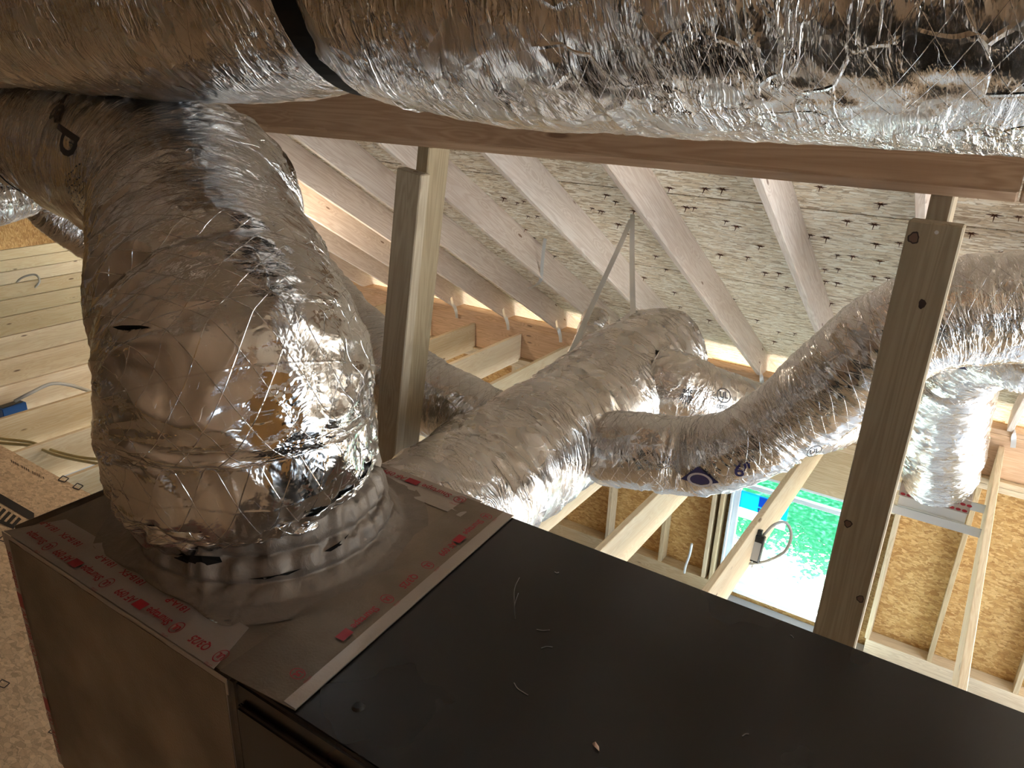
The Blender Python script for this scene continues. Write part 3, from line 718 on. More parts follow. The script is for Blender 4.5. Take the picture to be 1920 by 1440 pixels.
# D3 horizontal trunk from the plenum to its end cap
mainrun = duct('foil_trunk_run', [(-1.06, 1.045, -1.03, .185), (-1.08, 1.3, -1.045, .188), (-1.10, 1.7, -1.05, .190), (-1.10, 2.1, -1.035, .190), (-1.09, 2.45, -1.0, .195), (-1.08, 2.70, -.975, .188), (-1.08, 2.80, -.965, .155)],
               M_FOIL_WARM, nu=180, step=0.007, seed=3, bulge=0.016, folds=0.013, ffreq=15, caps=(False, True))
tag(mainrun, 'smooth foil-wrapped trunk leaving the plenum towards the eave, two flex branches on it', 'duct')
# D5 hanging flex branch to the right
bR = duct('hanging_flex_duct', [A(1128, 838, 2.45, .112), A(1160, 842, 2.38, .116), A(1220, 848, 2.32, .116), A(1300, 856, 2.28, .112), A(1390, 838, 2.18, .110), A(1470, 790, 2.12, .112), A(1560, 722, 2.02, .122), A(1660, 640, 1.93, .126), A(1780, 590, 1.85, .128), A(1990, 572, 1.78, .135), A(2200, 560, 1.78, .135)],
          M_FOIL, nu=150, step=0.006, seed=5, bulge=0.010, folds=0.007, ffreq=22, pinch=((0.02, 0.02, 0.02),), crumple=0.004)
tag(bR, 'sagging foil flex duct curving from the trunk up behind the broad right post', 'duct')
# D4 left branch behind the left post
bL = duct('flex_branch_duct', [A(985, 830, 2.42, .115), A(915, 800, 2.5, .12), A(860, 765, 2.55, .125), A(800, 742, 2.6, .13), A(735, 700, 2.68, .13), A(670, 640, 2.85, .132), A(600, 560, 3.1, .135), A(500, 440, 3.5, .135)],
          M_FOIL, nu=120, step=0.008, seed=6, folds=0.007, ffreq=22, crumple=0.004)
tag(bL, 'foil flex branch leaving the trunk to the left behind the doubled post', 'duct')
# D7 lettered branch at the back
bB = duct('flex_branch_duct', [A(1215, 705, 2.72, .12), A(1262, 728, 2.70, .128), A(1330, 755, 2.75, .128), A(1420, 785, 2.85, .128), A(1520, 790, 3.1, .128), A(1640, 760, 3.6, .128)],
          M_FOIL_WARM, nu=120, step=0.008, seed=7, folds=0.006, ffreq=18, crumple=0.002)
tag(bB, 'lettered foil flex branch lying behind the sagging duct, near the trunk end', 'duct')
# D6 duct dropping to the boot on the right
bD = duct('drop_duct', [A(2150, 650, 2.9, .19), A(1990, 645, 3.0, .19), A(1880, 640, 3.15, .19), A(1805, 672, 3.5, .185), A(1775, 745, 3.95, .20), A(1768, 815, 4.4, .222), A(1765, 868, 4.75, .21), A(1762, 900, 4.98, .185)],
          M_FOIL, nu=150, step=0.009, seed=8, bulge=0.02, folds=0.012, ffreq=20, pinch=((0.95, 0.03, 0.03),), crumple=0.005)
tag(bD, 'foil duct at the right edge dropping behind the post to the metal boot', 'duct')
# coil stub beyond the trunk, and the left edge ducts
sc_ = duct('coiled_duct_stub', [A(1118, 596, 4.2, .075), A(1108, 628, 4.1, .075), A(1090, 672, 4.0, .075)], M_FOIL_WARM, nu=60, step=0.006, seed=9, folds=0.008, ffreq=40, bulge=0.004, caps=(True, False))
tag(sc_, 'small coppery coiled duct stub peeking above the trunk beside the slanting hanger', 'duct')
bF = duct('flex_branch_duct', [A(-180, 350, 2.5, .10), A(-60, 372, 2.5, .10), A(20, 366, 2.6, .085), A(90, 330, 2.75, .075), A(150, 290, 2.9, .075)], M_FOIL, nu=100, step=0.007, seed=10, folds=0.007, crumple=0.004)
tag(bF, 'foil flex duct at the left edge just below the black strap', 'duct')
bG = duct('flex_branch_duct', [A(50, 345, 3.0, .07), A(92, 398, 3.05, .075), A(150, 442, 3.1, .075), A(240, 500, 3.2, .075)], M_FOIL, nu=100, step=0.007, seed=12, folds=0.004, crumple=0.002)
tag(bG, 'thin bluish foil duct slanting down behind the upright duct, left edge', 'duct')
# strap round the riser's far end
p, q = at(30, 222, 2.28), at(0, 205, 2.34); t = (q - p).normalized()
def ringstrap(name, c, t, r, w, lb, m=M_STRAP):
    c = Vector(c); t = Vector(t).normalized(); a = t.orthogonal().normalized(); b = t.cross(a); n = 64; V = []; F = []
    for i in range(n):
        g = 2 * math.pi * i / n; d = a * math.cos(g) + b * math.sin(g)
        for dx, rr in ((-w / 2, r), (w / 2, r), (w / 2, r + .003), (-w / 2, r + .003)): V.append(c + t * dx + d * rr)
    for i in range(n):
        j = (i + 1) % n
        for k in range(4): F.append([i * 4 + k, i * 4 + (k + 1) % 4, j * 4 + (k + 1) % 4, j * 4 + k])
    o = mesh(name, V, F, m); tag(o, lb, 'strap'); return o
ringstrap('webbing_strap', at(2, 206, 2.33), t, .194, .046, 'black strap end at the left edge under the trunk duct')
ringstrap('webbing_strap', at(108, 252, 2.20), t, .192, .010, 'thin black tie around the lettered sleeve at upper left')

# prints on the ducts -------------------------------------------------
def frame(bv, px, py, dx, dy):
    """surface point of a duct under a spot of the photo and the reading direction there"""
    r = ray(px, py).normalized(); h, n, _, _ = bv.ray_cast(Vector((0, 0, 0)), r)
    h2, n2, _, _ = bv.ray_cast(Vector((0, 0, 0)), ray(px + dx, py + dy).normalized())
    if h is None: return None
    n = -r                                       # the print lies flat enough to face the room
    ex = (h2 - h) if h2 is not None else Vector((1, 0, 0)); 
    _, n, _, _ = bv.ray_cast(Vector((0, 0, 0)), r)
    nn = Vector((0, 0, 0))
    for ox, oy in ((0, 0), (14, 0), (-14, 0), (0, 14), (0, -14), (9, 9), (-9, -9)):
        _, nx, _, _ = bv.ray_cast(Vector((0, 0, 0)), ray(px + ox, py + oy).normalized())
        if nx is not None: nn += nx
    n = nn.normalized()
    if n.dot(r) > 0: n = -n
    ex = (ex - n * ex.dot(n)).normalized(); ey = n.cross(ex)
    return h, ex, ey
def prt(name, g, o, bv, px, py, dx, dy, m, off=0.006):
    f = frame(bv, px, py, dx, dy)
    if not f: return
    if name in ('printed_text_block',): wrap2d(name, g, bv, f[0], f[1], f[2], m, o, off)
    else: bend2d(name, g, f[0], f[1], f[2], m, o, 0.24 if o is riser else 0.14, off + .003)
bv = bvh_of(bR)
prt('size_mark', text2d('6"', 0.056, 0.001), bR, bv, 1393, 880, 14, -1, M_NAVY)
prt('printed_logo', grid2d([(-.055, -.012), (0, -.030), (.055, -.012), (0, .036)], 14), bR, bv, 1312, 892, 14, 3, M_NAVY, 0.005)
prt('printed_logo', ring2d(.026, .006, sx=1.4), bR, bv, 1314, 896, 14, 3, flat('pale_print', (0.6, 0.58, 0.62), .4), 0.008)
prt('listing_mark', UL(.022), bR, bv, 1524, 842, 12, -4, M_INK)
bv = bvh_of(bB)
prt('listing_mark', join2d(ring2d(.026, .004, sx=1.15), text2d('UL', .030, .001), shift2d(text2d('LISTED', .016, .0006), 0, -.040), shift2d(text2d('C', .014), -.042, 0), shift2d(text2d('US', .014), .045, -.004)), bB, bv, 1354, 742, 12, 2, M_INK)
fan = [([], [])]
V = []; F = []
for i in range(-4, 5):
    a = i * 0.26; dx, dy = math.sin(a), -math.cos(a); k = len(V); l = .040 - abs(i) * .003
    V += [(dx * .010 * 1.6 - .0018, dy * .006), (dx * .010 * 1.6 + .0018, dy * .006), (dx * l * .95 + .0014, dy * l), (dx * l * .95 - .0014, dy * l)]; F.append([k + 3, k + 2, k + 1, k])
prt('printed_logo', join2d((V, F), shift2d(text2d('adc', .024, .0008), 0, .010)), bB, bv, 1287, 738, 12, 2, M_INK)
bv = bvh_of(riser)
prt('size_mark', text2d('d', 0.12, 0.0012), riser, bv, 130, 268, 8, -10, M_INK)
prt('size_mark', text2d('8-', 0.085, 0.001), riser, bv, 118, 205, 6, -12, M_INK)
V = []; F = []
for i in range(14):
    for j in range(9):
        if random.random() < .8:
            k = len(V); x = i * .0105 - .07; y = j * .012 - .05; w = .004 + random.random() * .004
            V += [(x, y), (x + w, y), (x + w, y + .0028), (x, y + .0028)]; F.append([k, k + 1, k + 2, k + 3])
prt('printed_text_block', (V, F), riser, bv, 150, 368, -5, 12, M_INK)
bv = bvh_of(bD)
prt('printed_logo', grid2d([(-.05, -.03), (.05, -.03), (.02, .02), (.0, .035)], 10), bD, bv, 1795, 677, 12, 3, M_NAVY)

# hangers -------------------------------------------------------------
top1 = onRoof(1186, 402); 
o = ribbon('hanger_strap', [top1, at(1185, 470, 3.35), at(1187, 600, 2.95), at(1190, 700, 2.62), at(1188, 756, 2.50)], .022, .0015, None, M_GALV, wdirs=[(1, .3, 0)] * 5)
tag(o, 'straight galvanised strap hanging from the rafter down the near side of the foil trunk', 'strap')
top2 = onRoof(1180, 425)
o = ribbon('hanger_strap', [onRoof(1183, 412), at(1166, 452, 3.4), at(1130, 530, 3.3), at(1098, 600, 3.1), at(1072, 662, 2.75)], .022, .0015, None, M_GALV, wdirs=[(1, .3, 0)] * 5)
tag(o, 'slanting galvanised strap from the rafter to the far side of the foil trunk', 'strap')
b_ = onRoof(1014, 524); 
zb = float(np.array(b_) @ AX[:, 2])
o = ribbon('hanger_strap', [at(992, 541, zb - .1), at(1013, 527, zb - .02), at(1017, 490, zb - .2), at(1024, 440, zb - .35), at(1044, 385, zb - .5), at(1072, 350, zb - .6), at(1112, 330, zb - .7)], .024, .0015, None, M_GALV, n=70, wdirs=[(1, .5, 0), (1, .5, 0), (1, .4, .1), (1, .3, .2), (.8, .2, .6), (.5, .1, .8), (.3, 0, 1)])
tag(o, 'loose curled metal strap nailed to the lilac rafter, its free end arching up', 'strap')

# boot ----------------------------------------------------------------
bt = empty('duct_boot', (-0.06, 5.32, JT - 0.28))
tag(bt, 'galvanised duct boot with red-printed tape, hung between two joists at right', 'duct boot')
bm = bmesh.new(); bbox(bm, (-.02, .05, .20), (.40, .34, .17), 0.004); bobj('boot_box', bm, M_GALV, bt)
for yy in (-.13, .24):
    bm = bmesh.new(); bbox(bm, (0, yy, .09), (.58, .012, .06), 0.001); bobj('hanger_bar', bm, M_GALV, bt)
bm = bmesh.new(); bbox(bm, (-.02, .045, .245), (.412, .352, .10), 0.004); tp = bobj('sealing_tape', bm, M_TAPE, bt)
for i in range(11):
    for j in range(2):
        x = -.20 + i * .036 + j * .018; z = .215 + j * .042
        mesh('red_print', [(x + .016 * math.cos(g * .785), -.133, z + .010 * math.sin(g * .785)) for g in range(8)], [list(range(8))], M_RED, tp)


# ================================================================== PLENUM AND AIR HANDLER
PX0, PX1, PY0, PY1, PT, PB = -1.345, -0.741, 0.474, 1.052, -0.75, -1.285
pl = empty('supply_plenum', (-1.04, 0.76, PB)); tag(pl, 'brown foil-faced duct board plenum box under the upright duct, edges taped with red print', 'plenum')
bm = bmesh.new()
bbox(bm, (0, 0, (PT - PB) / 2), (PX1 - PX0, PY1 - PY0, PT - PB))
for v in bm.verts:                                       # back left corner is cut short, sides flare a little
    if v.co.x < 0 and v.co.y < 0: v.co.x += 0.012
bmesh.ops.bevel(bm, geom=bm.edges[:], offset=0.008, segments=2, affect='EDGES')
bobj('plenum_board', bm, M_BOARD, pl)
def sheet(name, quad, m, parent, th=0.0012, nu=24, nv=6, amp=0.0012, seed=0):
    """thin tape or film over four corners given counter-clockwise seen from outside"""
    a, b, c, d = [Vector(q) for q in quad]; n = (b - a).cross(d - a).normalized(); V = []; F = []; P0 = parent.location
    for j in range(nv + 1):
        for i in range(nu + 1):
            u, v = i / nu, j / nv; p = (a * (1 - u) + b * u) * (1 - v) + (d * (1 - u) + c * u) * v
            w = float(pnoise(np.array([p.x * 25 + seed, p.y * 25, p.z * 25]))) * amp
            edge = min(u, 1 - u, v, 1 - v); V.append(p + n * (th + max(w, -th * .7) * (1 if edge > 0 else 0)) - P0)
    for j in range(nv):
        for i in range(nu):
            k = j * (nu + 1) + i; F.append([k, k + 1, k + nu + 2, k + nu + 1])
    k0 = len(V); top = len(V)
    V += [x - n * th * 1.0 for x in V[:k0]]
    rim = [i for i in range(nu + 1)] + [(j) * (nu + 1) + nu for j in range(1, nv + 1)] + [nv * (nu + 1) + i for i in range(nu - 1, -1, -1)] + [j * (nu + 1) for j in range(nv - 1, 0, -1)]
    for i in range(len(rim)):
        r, s_ = rim[i], rim[(i + 1) % len(rim)]; F.append([r, k0 + r, k0 + s_, s_])
    return mesh(name, V, F, m, parent, False)
T1 = PT + 0.0006
tf = sheet('edge_tape', [(PX0 + .004, PY0, T1), (PX1 - .03, PY0, T1), (PX1 - .06, PY0 + .082, T1), (PX0 + .05, PY0 + .082, T1)], M_TAPE, pl, seed=1)
sheet('edge_tape', [(PX0, PY0 - .001, PT - .026), (PX1, PY0 - .001, PT - .026), (PX1, PY0 - .001, PT + .001), (PX0, PY0 - .001, PT + .001)], M_TAPE, pl, seed=2)
tl = sheet('edge_tape', [(PX0 - .001, PY1, PT - .03), (PX0 - .001, PY0 + .02, PT - .03), (PX0 - .001, PY0 + .02, PT), (PX0 - .001, PY1, PT)], M_TAPE, pl, seed=3)
tl2 = sheet('corner_tape', [(PX0 + .006, PY0 - .001, PB + .01), (PX0 + .040, PY0 - .001, PB + .01), (PX0 + .034, PY0 - .001, PT - .026), (PX0 + .002, PY0 - .001, PT - .026)], M_TAPE, pl, seed=4)
sheet('joint_tape', [(-.838, PY0 - .001, PB), (-.745, PY0 - .001, PB), (-.745, PY0 - .001, PT - .02), (-.838, PY0 - .001, PT - .02)], M_TAPE, pl, seed=5)
sheet('edge_tape', [(PX0, PY1 - .075, T1), (PX0 + .33, PY1 - .075, T1), (PX0 + .33, PY1, T1), (PX0, PY1, T1)], M_TAPE, pl, seed=6)
tb = sheet('edge_tape', [(PX0 + .32, PY1 - .070, T1), (PX1 + .0, PY1 - .070, T1), (PX1 + .0, PY1, T1), (PX0 + .32, PY1, T1)], M_TAPE, pl, seed=7)
sheet('foil_patch', [(PX0 + .01, PY0 + .20, T1), (PX0 + .16, PY0 + .12, T1), (PX0 + .17, PY0 + .34, T1), (PX0 + .01, PY0 + .40, T1)], flat('bare_foil', (.62, .64, .66), .28, 1.0), pl, seed=8, amp=.002)
sheet('foil_patch', [(PX1 - .16, PY0 + .075, T1), (PX1 - .10, PY0 + .07, T1), (PX1 - .03, PY0 + .17, T1), (PX1 - .12, PY0 + .15, T1)], flat('dull_foil', (.40, .41, .40), .33, 1.0), pl, seed=9, amp=.002)
# lettering of the tape: reads towards -X, upside down for the room
def bandtext(size, seq):
    """marks of the tape print one after another: (name, geometry) pairs and the run's length"""
    x = 0; gs = []
    for kind, txt in seq:
        if kind == 't':
            g = text2d(txt, size, size * .02); wv = [p[0] for p in g[0]]; w = max(wv) - min(wv)
            gs.append(({'Shur': 'maker_name', 'Q3/2': 'date_code'}.get(txt[:4], 'type_code'), shift2d(g, x + w / 2, 0))); x += w + size * .45
        elif kind == 'b':
            r = rect2d(0, -size * .42, size * 1.5, size * .42, 4); gs.append(('red_bar', shift2d(r, x, 0))); x += size * 1.5 + size * .2
        elif kind == 'u':
            gs.append(('listing_mark', shift2d(UL(size * .62), x + size * .62, 0))); gs.append(('listed_word', shift2d(text2d('LISTED', size * .30), x + size * .62, size * 1.0))); x += size * 1.24 + size * .5
        elif kind == 's': x += size * float(txt)
    return gs, x
def tape_print(band, length, fn, parent, root):
    """every mark its own piece under its tape; fn maps (along, across) to the world"""
    gs, L = band; k = length / L if length else 1.0
    for nm, g in gs:
        o = mesh(nm, [Vector(fn(x * k, y)) for x, y in g[0]], g[1], M_RED, parent)
        o.matrix_parent_inverse = Matrix.Translation(-root.location)
Z1 = T1 + .0036
tape_print(bandtext(.020, [('u', ''), ('s', '.6'), ('t', 'Q3/25'), ('s', '1.2'), ('u', ''), ('t', 'Shurtape'), ('b', ''), ('t', 'AF 099'), ('s', '.9'), ('u', ''), ('t', 'Shurtape'), ('b', ''), ('t', 'AF 099'), ('s', '.3'), ('u', ''), ('t', 'Shurtape')]), .535, lambda x, y: (-.772 - x, PY0 + .020 - y, Z1), tf, pl)
tape_print(bandtext(.016, [('t', '181A-P'), ('s', '3.2'), ('t', '181B-FX'), ('s', '.8'), ('t', '181A-P'), ('s', '2.6'), ('t', '181B-FX'), ('s', '.4'), ('t', '181A-P')]), .42, lambda x, y: (-.90 - x, PY0 + .052 - y, Z1), tf, pl)
tape_print(bandtext(.020, [('t', 'Shurtape'), ('b', ''), ('t', 'AF 099'), ('u', ''), ('t', 'Shurtape'), ('b', ''), ('u', ''), ('t', 'AF 099')]), .47, lambda x, y: (PX0 + .018 + y + x * .012, PY0 - .0052, PT - .03 - x), tl2, pl)
tape_print(bandtext(.020, [('u', ''), ('t', 'Shurtape'), ('b', ''), ('t', 'AF 099'), ('s', '.4'), ('t', 'Q3')]), 0, lambda x, y: (-.765 - x, PY1 - .024 - y, Z1), tb, pl)
tape_print(bandtext(.018, [('u', ''), ('t', 'Shurtape'), ('b', ''), ('t', 'AF 099'), ('u', ''), ('t', 'Shurtape'), ('b', '')]), .50, lambda x, y: (PX0 - .0046, PY1 - .04 - x, PT - .012 + y), tl, pl)

# crumpled tape collar where the duct meets the plenum
V = []; F = []; nth = 260; prof = [(.150, .122), (.178, .118), (.198, .104), (.203, .078), (.197, .066), (.209, .055), (.215, .034), (.211, .024), (.224, .015), (.238, .005), (.262, .002), (.280, .0012)]
sub = []
for a, b in zip(prof[:-1], prof[1:]):
    for t in range(4): sub.append((a[0] + (b[0] - a[0]) * t / 4, a[1] + (b[1] - a[1]) * t / 4))
sub.append(prof[-1])
for i in range(nth):
    a = 2 * math.pi * i / nth
    for r, z in sub:
        q = np.array([math.cos(a) * r * 16, math.sin(a) * r * 16, 4.0]); w = float(pnoise(q)) ; w2 = float(pnoise(q * 2.7)); k = min(1, max(0, (z - .003) / .03))
        lobe = float(pnoise(np.array([math.cos(a) * 2.2, math.sin(a) * 2.2, 1.0])))
        rr = r + k * (.010 * w + .007 * w2 + .006 * lobe); zz = z * (1 + .12 * lobe * k) + k * (.006 * w2 + .008 * w)
        groove = .005 * k * max(0, 1 - abs(float(pnoise(np.array([math.cos(a) * 2.5, math.sin(a) * 2.5, r * 60])))) * 6)
        x, y = -1.005 + rr * math.cos(a) * 1.03, .762 + rr * math.sin(a)
        x = min(max(x, PX0 + .006), PX1 + .02); y = min(max(y, PY0 + .062 + .006 * w), PY1 - .006)
        V.append(Vector((x, y, PT + max(.0018, zz - groove))) - pl.location)
m_ = len(sub)
for i in range(nth):
    j = (i + 1) % nth
    for k in range(m_ - 1): F.append([i * m_ + k, j * m_ + k, j * m_ + k + 1, i * m_ + k + 1][::-1])
clr = mesh('tape_collar', V, F, M_MASTIC, pl, True)
def patch(o, name, poly, m, off=0.0015, push=0.0):
    """small mark lying on a part, outlined on its surface"""
    bv = bvh_of(o); V = []; n_ = Vector((0, 0, 0)); P0 = o.parent.location if o.parent else Vector((0, 0, 0))
    c = (sum(p[0] for p in poly) / len(poly), sum(p[1] for p in poly) / len(poly)); rings = []
    for f in (1.0, .66, .33): rings.append([(c[0] + (x - c[0]) * f, c[1] + (y - c[1]) * f) for x, y in poly])
    for rg in rings:
        for x, y in rg:
            r = ray(x, y).normalized(); h, n, _, _ = bv.ray_cast(Vector((0, 0, 0)), r)
            if h is None: return
            V.append(h - r * off - P0)
    r = ray(*c).normalized(); h, n, _, _ = bv.ray_cast(Vector((0, 0, 0)), r); V.append(h - r * off - P0)
    k = len(poly); F = []
    for q in range(2):
        for i in range(k): j = (i + 1) % k; F.append([q * k + i, q * k + j, q * k + k + j, q * k + k + i])
    for i in range(k): F.append([2 * k + i, 2 * k + (i + 1) % k, 3 * k])
    q = mesh(name, V, F, m, o)
    if o.parent: q.matrix_parent_inverse = Matrix.Identity(4)
    return q
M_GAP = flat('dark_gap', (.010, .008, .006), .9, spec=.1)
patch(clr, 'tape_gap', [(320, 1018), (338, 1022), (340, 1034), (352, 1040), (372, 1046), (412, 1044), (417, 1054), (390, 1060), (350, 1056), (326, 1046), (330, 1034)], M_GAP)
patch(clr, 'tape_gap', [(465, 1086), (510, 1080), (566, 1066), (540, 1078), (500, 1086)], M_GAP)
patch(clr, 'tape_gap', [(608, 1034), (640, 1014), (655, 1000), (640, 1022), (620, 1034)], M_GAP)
patch(riser, 'foil_tear', [(210, 613), (228, 610), (262, 610), (280, 613), (262, 616), (238, 619), (222, 618)], M_GAP, off=.003)
patch(riser, 'foil_tear', [(238, 1012), (256, 1010), (274, 1016), (262, 1020)], M_GAP, off=.003)

ah = empty('air_handler', (0.5, 0.765, PB)); tag(ah, 'large dark brown metal air handler cabinet filling the lower part of the photo', 'air handler')
CX0, CX1, CY0, CY1 = -0.739, 1.75, 0.480, 1.046
bm = bmesh.new(); bbox(bm, ((CX0 + CX1) / 2 - .5, (CY0 + CY1) / 2 - .765, (PT - .0008 - PB) / 2), (CX1 - CX0, CY1 - CY0, PT - .0008 - PB))
bmesh.ops.bevel(bm, geom=bm.edges[:], offset=0.006, segments=3, affect='EDGES'); bobj('cabinet', bm, M_CAB, ah)
def panel(name, x0, x1):
    bm = bmesh.new(); bbox(bm, ((x0 + x1) / 2 - .5, CY0 - .004 - .765, (PT - .032 + PB + .01) / 2 - PB), (x1 - x0, .012, PT - .032 - PB - .01))
    bmesh.ops.bevel(bm, geom=bm.edges[:], offset=0.005, segments=3, affect='EDGES'); return bobj(name, bm, M_CAB, ah)
panel('front_panel', CX0 + .012, .22); panel('front_panel', .235, CX1 - .01)
def cut(name, bmf, parent=ah): bm = bmesh.new(); bmf(bm); return bobj(name, bm, M_CAB, parent, True)
bm = bmesh.new(); bmesh.ops.create_cone(bm, segments=20, radius1=.009, radius2=.006, depth=.003, cap_ends=True)
o = bobj('dimple', bm, M_CAB, ah, False); p = onZ(672, 1325, PT); o.location = p + Vector((0, 0, .0012)) - ah.location
M_SCR = flat('bare_scratch', (.16, .14, .125), .5)
for pts in ([(974, 1083), (966, 1100), (964, 1118), (966, 1160)], [(972, 1112), (965, 1135), (966, 1160)], [(1006, 1180), (1018, 1182), (1031, 1181)], [(964, 1280), (970, 1290), (980, 1297), (990, 1303)], [(1040, 1072), (1044, 1074), (1048, 1073)], [(1015, 1215), (1025, 1212), (1036, 1213)], [(1392, 1380), (1398, 1376), (1404, 1376)], [(1482, 1190), (1486, 1193), (1488, 1196)]):
    P = [onZ(x, y, PT + .0003) - ah.location for x, y in pts]; ribbon('scratch', P, .0011, .0004, (0.7, .7, 0), M_SCR, ah, n=14)
# joint tape over the cabinet seam, with its print
e0, e1 = onZ(551, 1336, PT), onZ(966, 967, PT)
jt = sheet('seam_tape', [(CX0 - .022, PY0 + .002, PT + .0012), (e0.x, e0.y + .002, PT + .0012), (e1.x, PY1 - .008, PT + .0012), (PX1 - .03, PY1 - .008, PT + .0012)], M_BOARD, ah, seed=11, nu=8, nv=40)
jt2 = sheet('seam_tape', [(e0.x - .022, e0.y + .003, PT + .0026), (e0.x, e0.y + .003, PT + .0026), (e1.x, PY1 - .010, PT + .0026), (e1.x - .022, PY1 - .010, PT + .0026)], M_TAPE, ah, seed=12, nu=6, nv=40)
tape_print(bandtext(.019, [('u', ''), ('t', 'Shurtape'), ('b', ''), ('t', 'AF 099'), ('s', '1.2'), ('u', ''), ('s', '1.0'), ('t', 'Q3/25'), ('s', '1.2'), ('u', ''), ('s', '.5'), ('t', 'Shurtape'), ('b', ''), ('s', '4.5'), ('u', '')]), PY1 - PY0 - .075,
           lambda x, y: (e1.x + (e0.x - e1.x) * (x / (PY1 - PY0)) - .038 + y, PY1 - .035 - x, PT + .0052), jt, ah)
# wood chip
p = onZ(1111, 1391, PT + .002)
V = [p + Vector(v) for v in ((0, 0, 0), (.010, -.002, .002), (.013, -.007, .001), (.006, -.006, .003), (.002, -.003, .001), (.004, -.001, .006))]
o = mesh('wood_chip', [v - p for v in V], [[0, 1, 5], [1, 2, 5], [2, 3, 5], [3, 4, 5], [4, 0, 5], [4, 3, 2, 1, 0]], flat('chip_wood', (.6, .42, .3), .7)); o.location = p - Vector((0, 0, .002))
tag(o, 'tiny pale wood chip lying on the dark cabinet top', 'wood chip')
# stand under the air handler and plenum
st = empty('equipment_stand', (0.2, 0.765, DZ)); tag(st, 'timber stand carrying the cabinet and the plenum', 'stand')
for x in (-1.25, -.55, .4, 1.6):
    for y in (.56, .97):
        bm = bmesh.new(); bbox(bm, (0, 0, 0), (PB - .09 - DZ, .089, .038), .003); o = bobj('leg', bm, M_POST, st); o.rotation_euler = (0, math.pi / 2, 0); o.location = Vector((x, y, (PB - .09 + DZ) / 2)) - st.location
for y in (.56, .97):
    bm = bmesh.new(); bbox(bm, (0, 0, 0), (3.0, .038, .089), .003); o = bobj('rail', bm, M_POST, st); o.location = Vector((.2, y, PB - .0455)) - st.location

# ================================================================== NAIL TIPS THROUGH THE SHEATHING
nails = [(1256,352),(1322,353),(1355,354),(1287,388),(1302,389),(1361,414),(1381,424),(1425,461),(1351,477),(1402,482),(1249,505),(1219,590),(1435,511),(1461,512),(1538,350),(1651,382),(1735,388),(1589,414),(1639,420),(1519,440),(1550,445),(1643,457),(1687,455),(1570,478),(1599,480),(1650,489),(1547,505),(1572,504),(1639,518),(1665,521),(1548,527),(1570,530),(1475,538),(1558,568),(1865,403),(1911,406),(1821,437),(1876,473),(1859,487),(1869,487),
         (970,380),(982,377),(945,371),(1110,390),(1130,396),(1155,378),(1183,375),(1205,371),(1125,395),(1175,438),(1050,402),(1075,435),(1230,480),(1208,520),(1187,560),(1330,600),(1302,620),(1372,626),(1460,622),(1490,625),(1452,640),(1420,600),(1374,560),(1275,575),(1265,548),(1352,545),(1375,565),(1040,480),(985,430),(990,405),(1007,405),(1000,445),(1160,420),(1190,395),(1137,365),(1850,690),(1880,700)]
nm_ = None; nrm = Vector((0, -math.sin(SL), -math.cos(SL)))
for i, (px, py) in enumerate(nails):
    p = onRoof(px, py, .24); 
    if nm_ is None:
        bm = bmesh.new(); bmesh.ops.create_cone(bm, segments=6, radius1=.0026, radius2=.0008, depth=.024, cap_ends=True)
        for v in bm.verts: v.co.z += .010
        for k in range(6):
            a = k * 1.05; bmesh.ops.create_cone(bm, segments=4, radius1=.0030, radius2=.0004, depth=.020, cap_ends=True, matrix=Matrix.Rotation(a, 4, 'Z') @ Matrix.Translation((.011, 0, .001)) @ Matrix.Rotation(math.pi / 2, 4, 'Y'))
        nm_ = bobj('nail_tip', bm, M_NAIL); o = nm_; tag(o, 'rusty nail tip poking through the roof sheathing in a ring of splinters', 'nail', 'nail tips through the roof sheathing')
    else:
        o = nm_.copy(); COL.objects.link(o)
    o.location = p; o.rotation_euler = (nrm + Vector((random.uniform(-.1, .1), random.uniform(-.3, 0), 0))).to_track_quat('Z', 'Y').to_euler(); s_ = random.uniform(.85, 1.35); o.scale = (s_ * 1.15, s_ * .65, s_ * 1.15)

# ================================================================== SMALL THINGS
# junction adapter on the joist across the window
xj = -.905
pa = onX_ = (lambda px, py, x: ray(px, py) * (x / ray(px, py).x))
c0 = onX_(1424, 1003, xj + .012); c1 = onX_(1412, 1052, xj + .012)
ad = empty('power_adapter', (c0 + c1) / 2); tag(ad, 'black adapter box with a grey label, fixed to the joist in front of the window', 'adapter')
d = (c1 - c0); Lz = d.length; xa = d.normalized(); zn = Vector((1, 0, 0)); ya = zn.cross(xa)
mm = Matrix((xa, ya, zn)).transposed().to_4x4()
def adp(name, c, s, m, bev=.003):
    bm = bmesh.new(); bbox(bm, c, s, bev)
    for v in bm.verts: v.co = mm.to_3x3() @ v.co
    return bobj(name, bm, m, ad)
adp('housing', (0, 0, 0), (Lz, .05, .075), M_BLACKP, .006); adp('label_sticker', (.015, -.0265, .004), (Lz * .68, .002, .050), M_PAPER, 0); adp('plug_pin', (Lz / 2 + .02, .012, 0), (.05, .008, .008), M_GALV, .001); adp('cable_gland', (-Lz / 2 - .015, .005, 0), (.035, .035, .025), M_BLACKP, .004)
dz = float(np.array(c0) @ AX[:, 2])
o = tube('power_cable', [at(1432, 1003, dz), at(1450, 985, dz - .05), at(1470, 979, dz - .05), at(1481, 990, dz - .05), at(1483, 1010, dz - .05), at(1472, 1033, dz - .03), at(1450, 1047, dz), at(1425, 1055, dz), at(1393, 1058, dz + .02)], .009, M_CABLE)
tag(o, 'grey cable looping off the black adapter in front of the window', 'cable')
def cable(name, pl_, r, m, lb):
    o = tube(name, pl_, r, m); tag(o, lb, 'cable'); return o
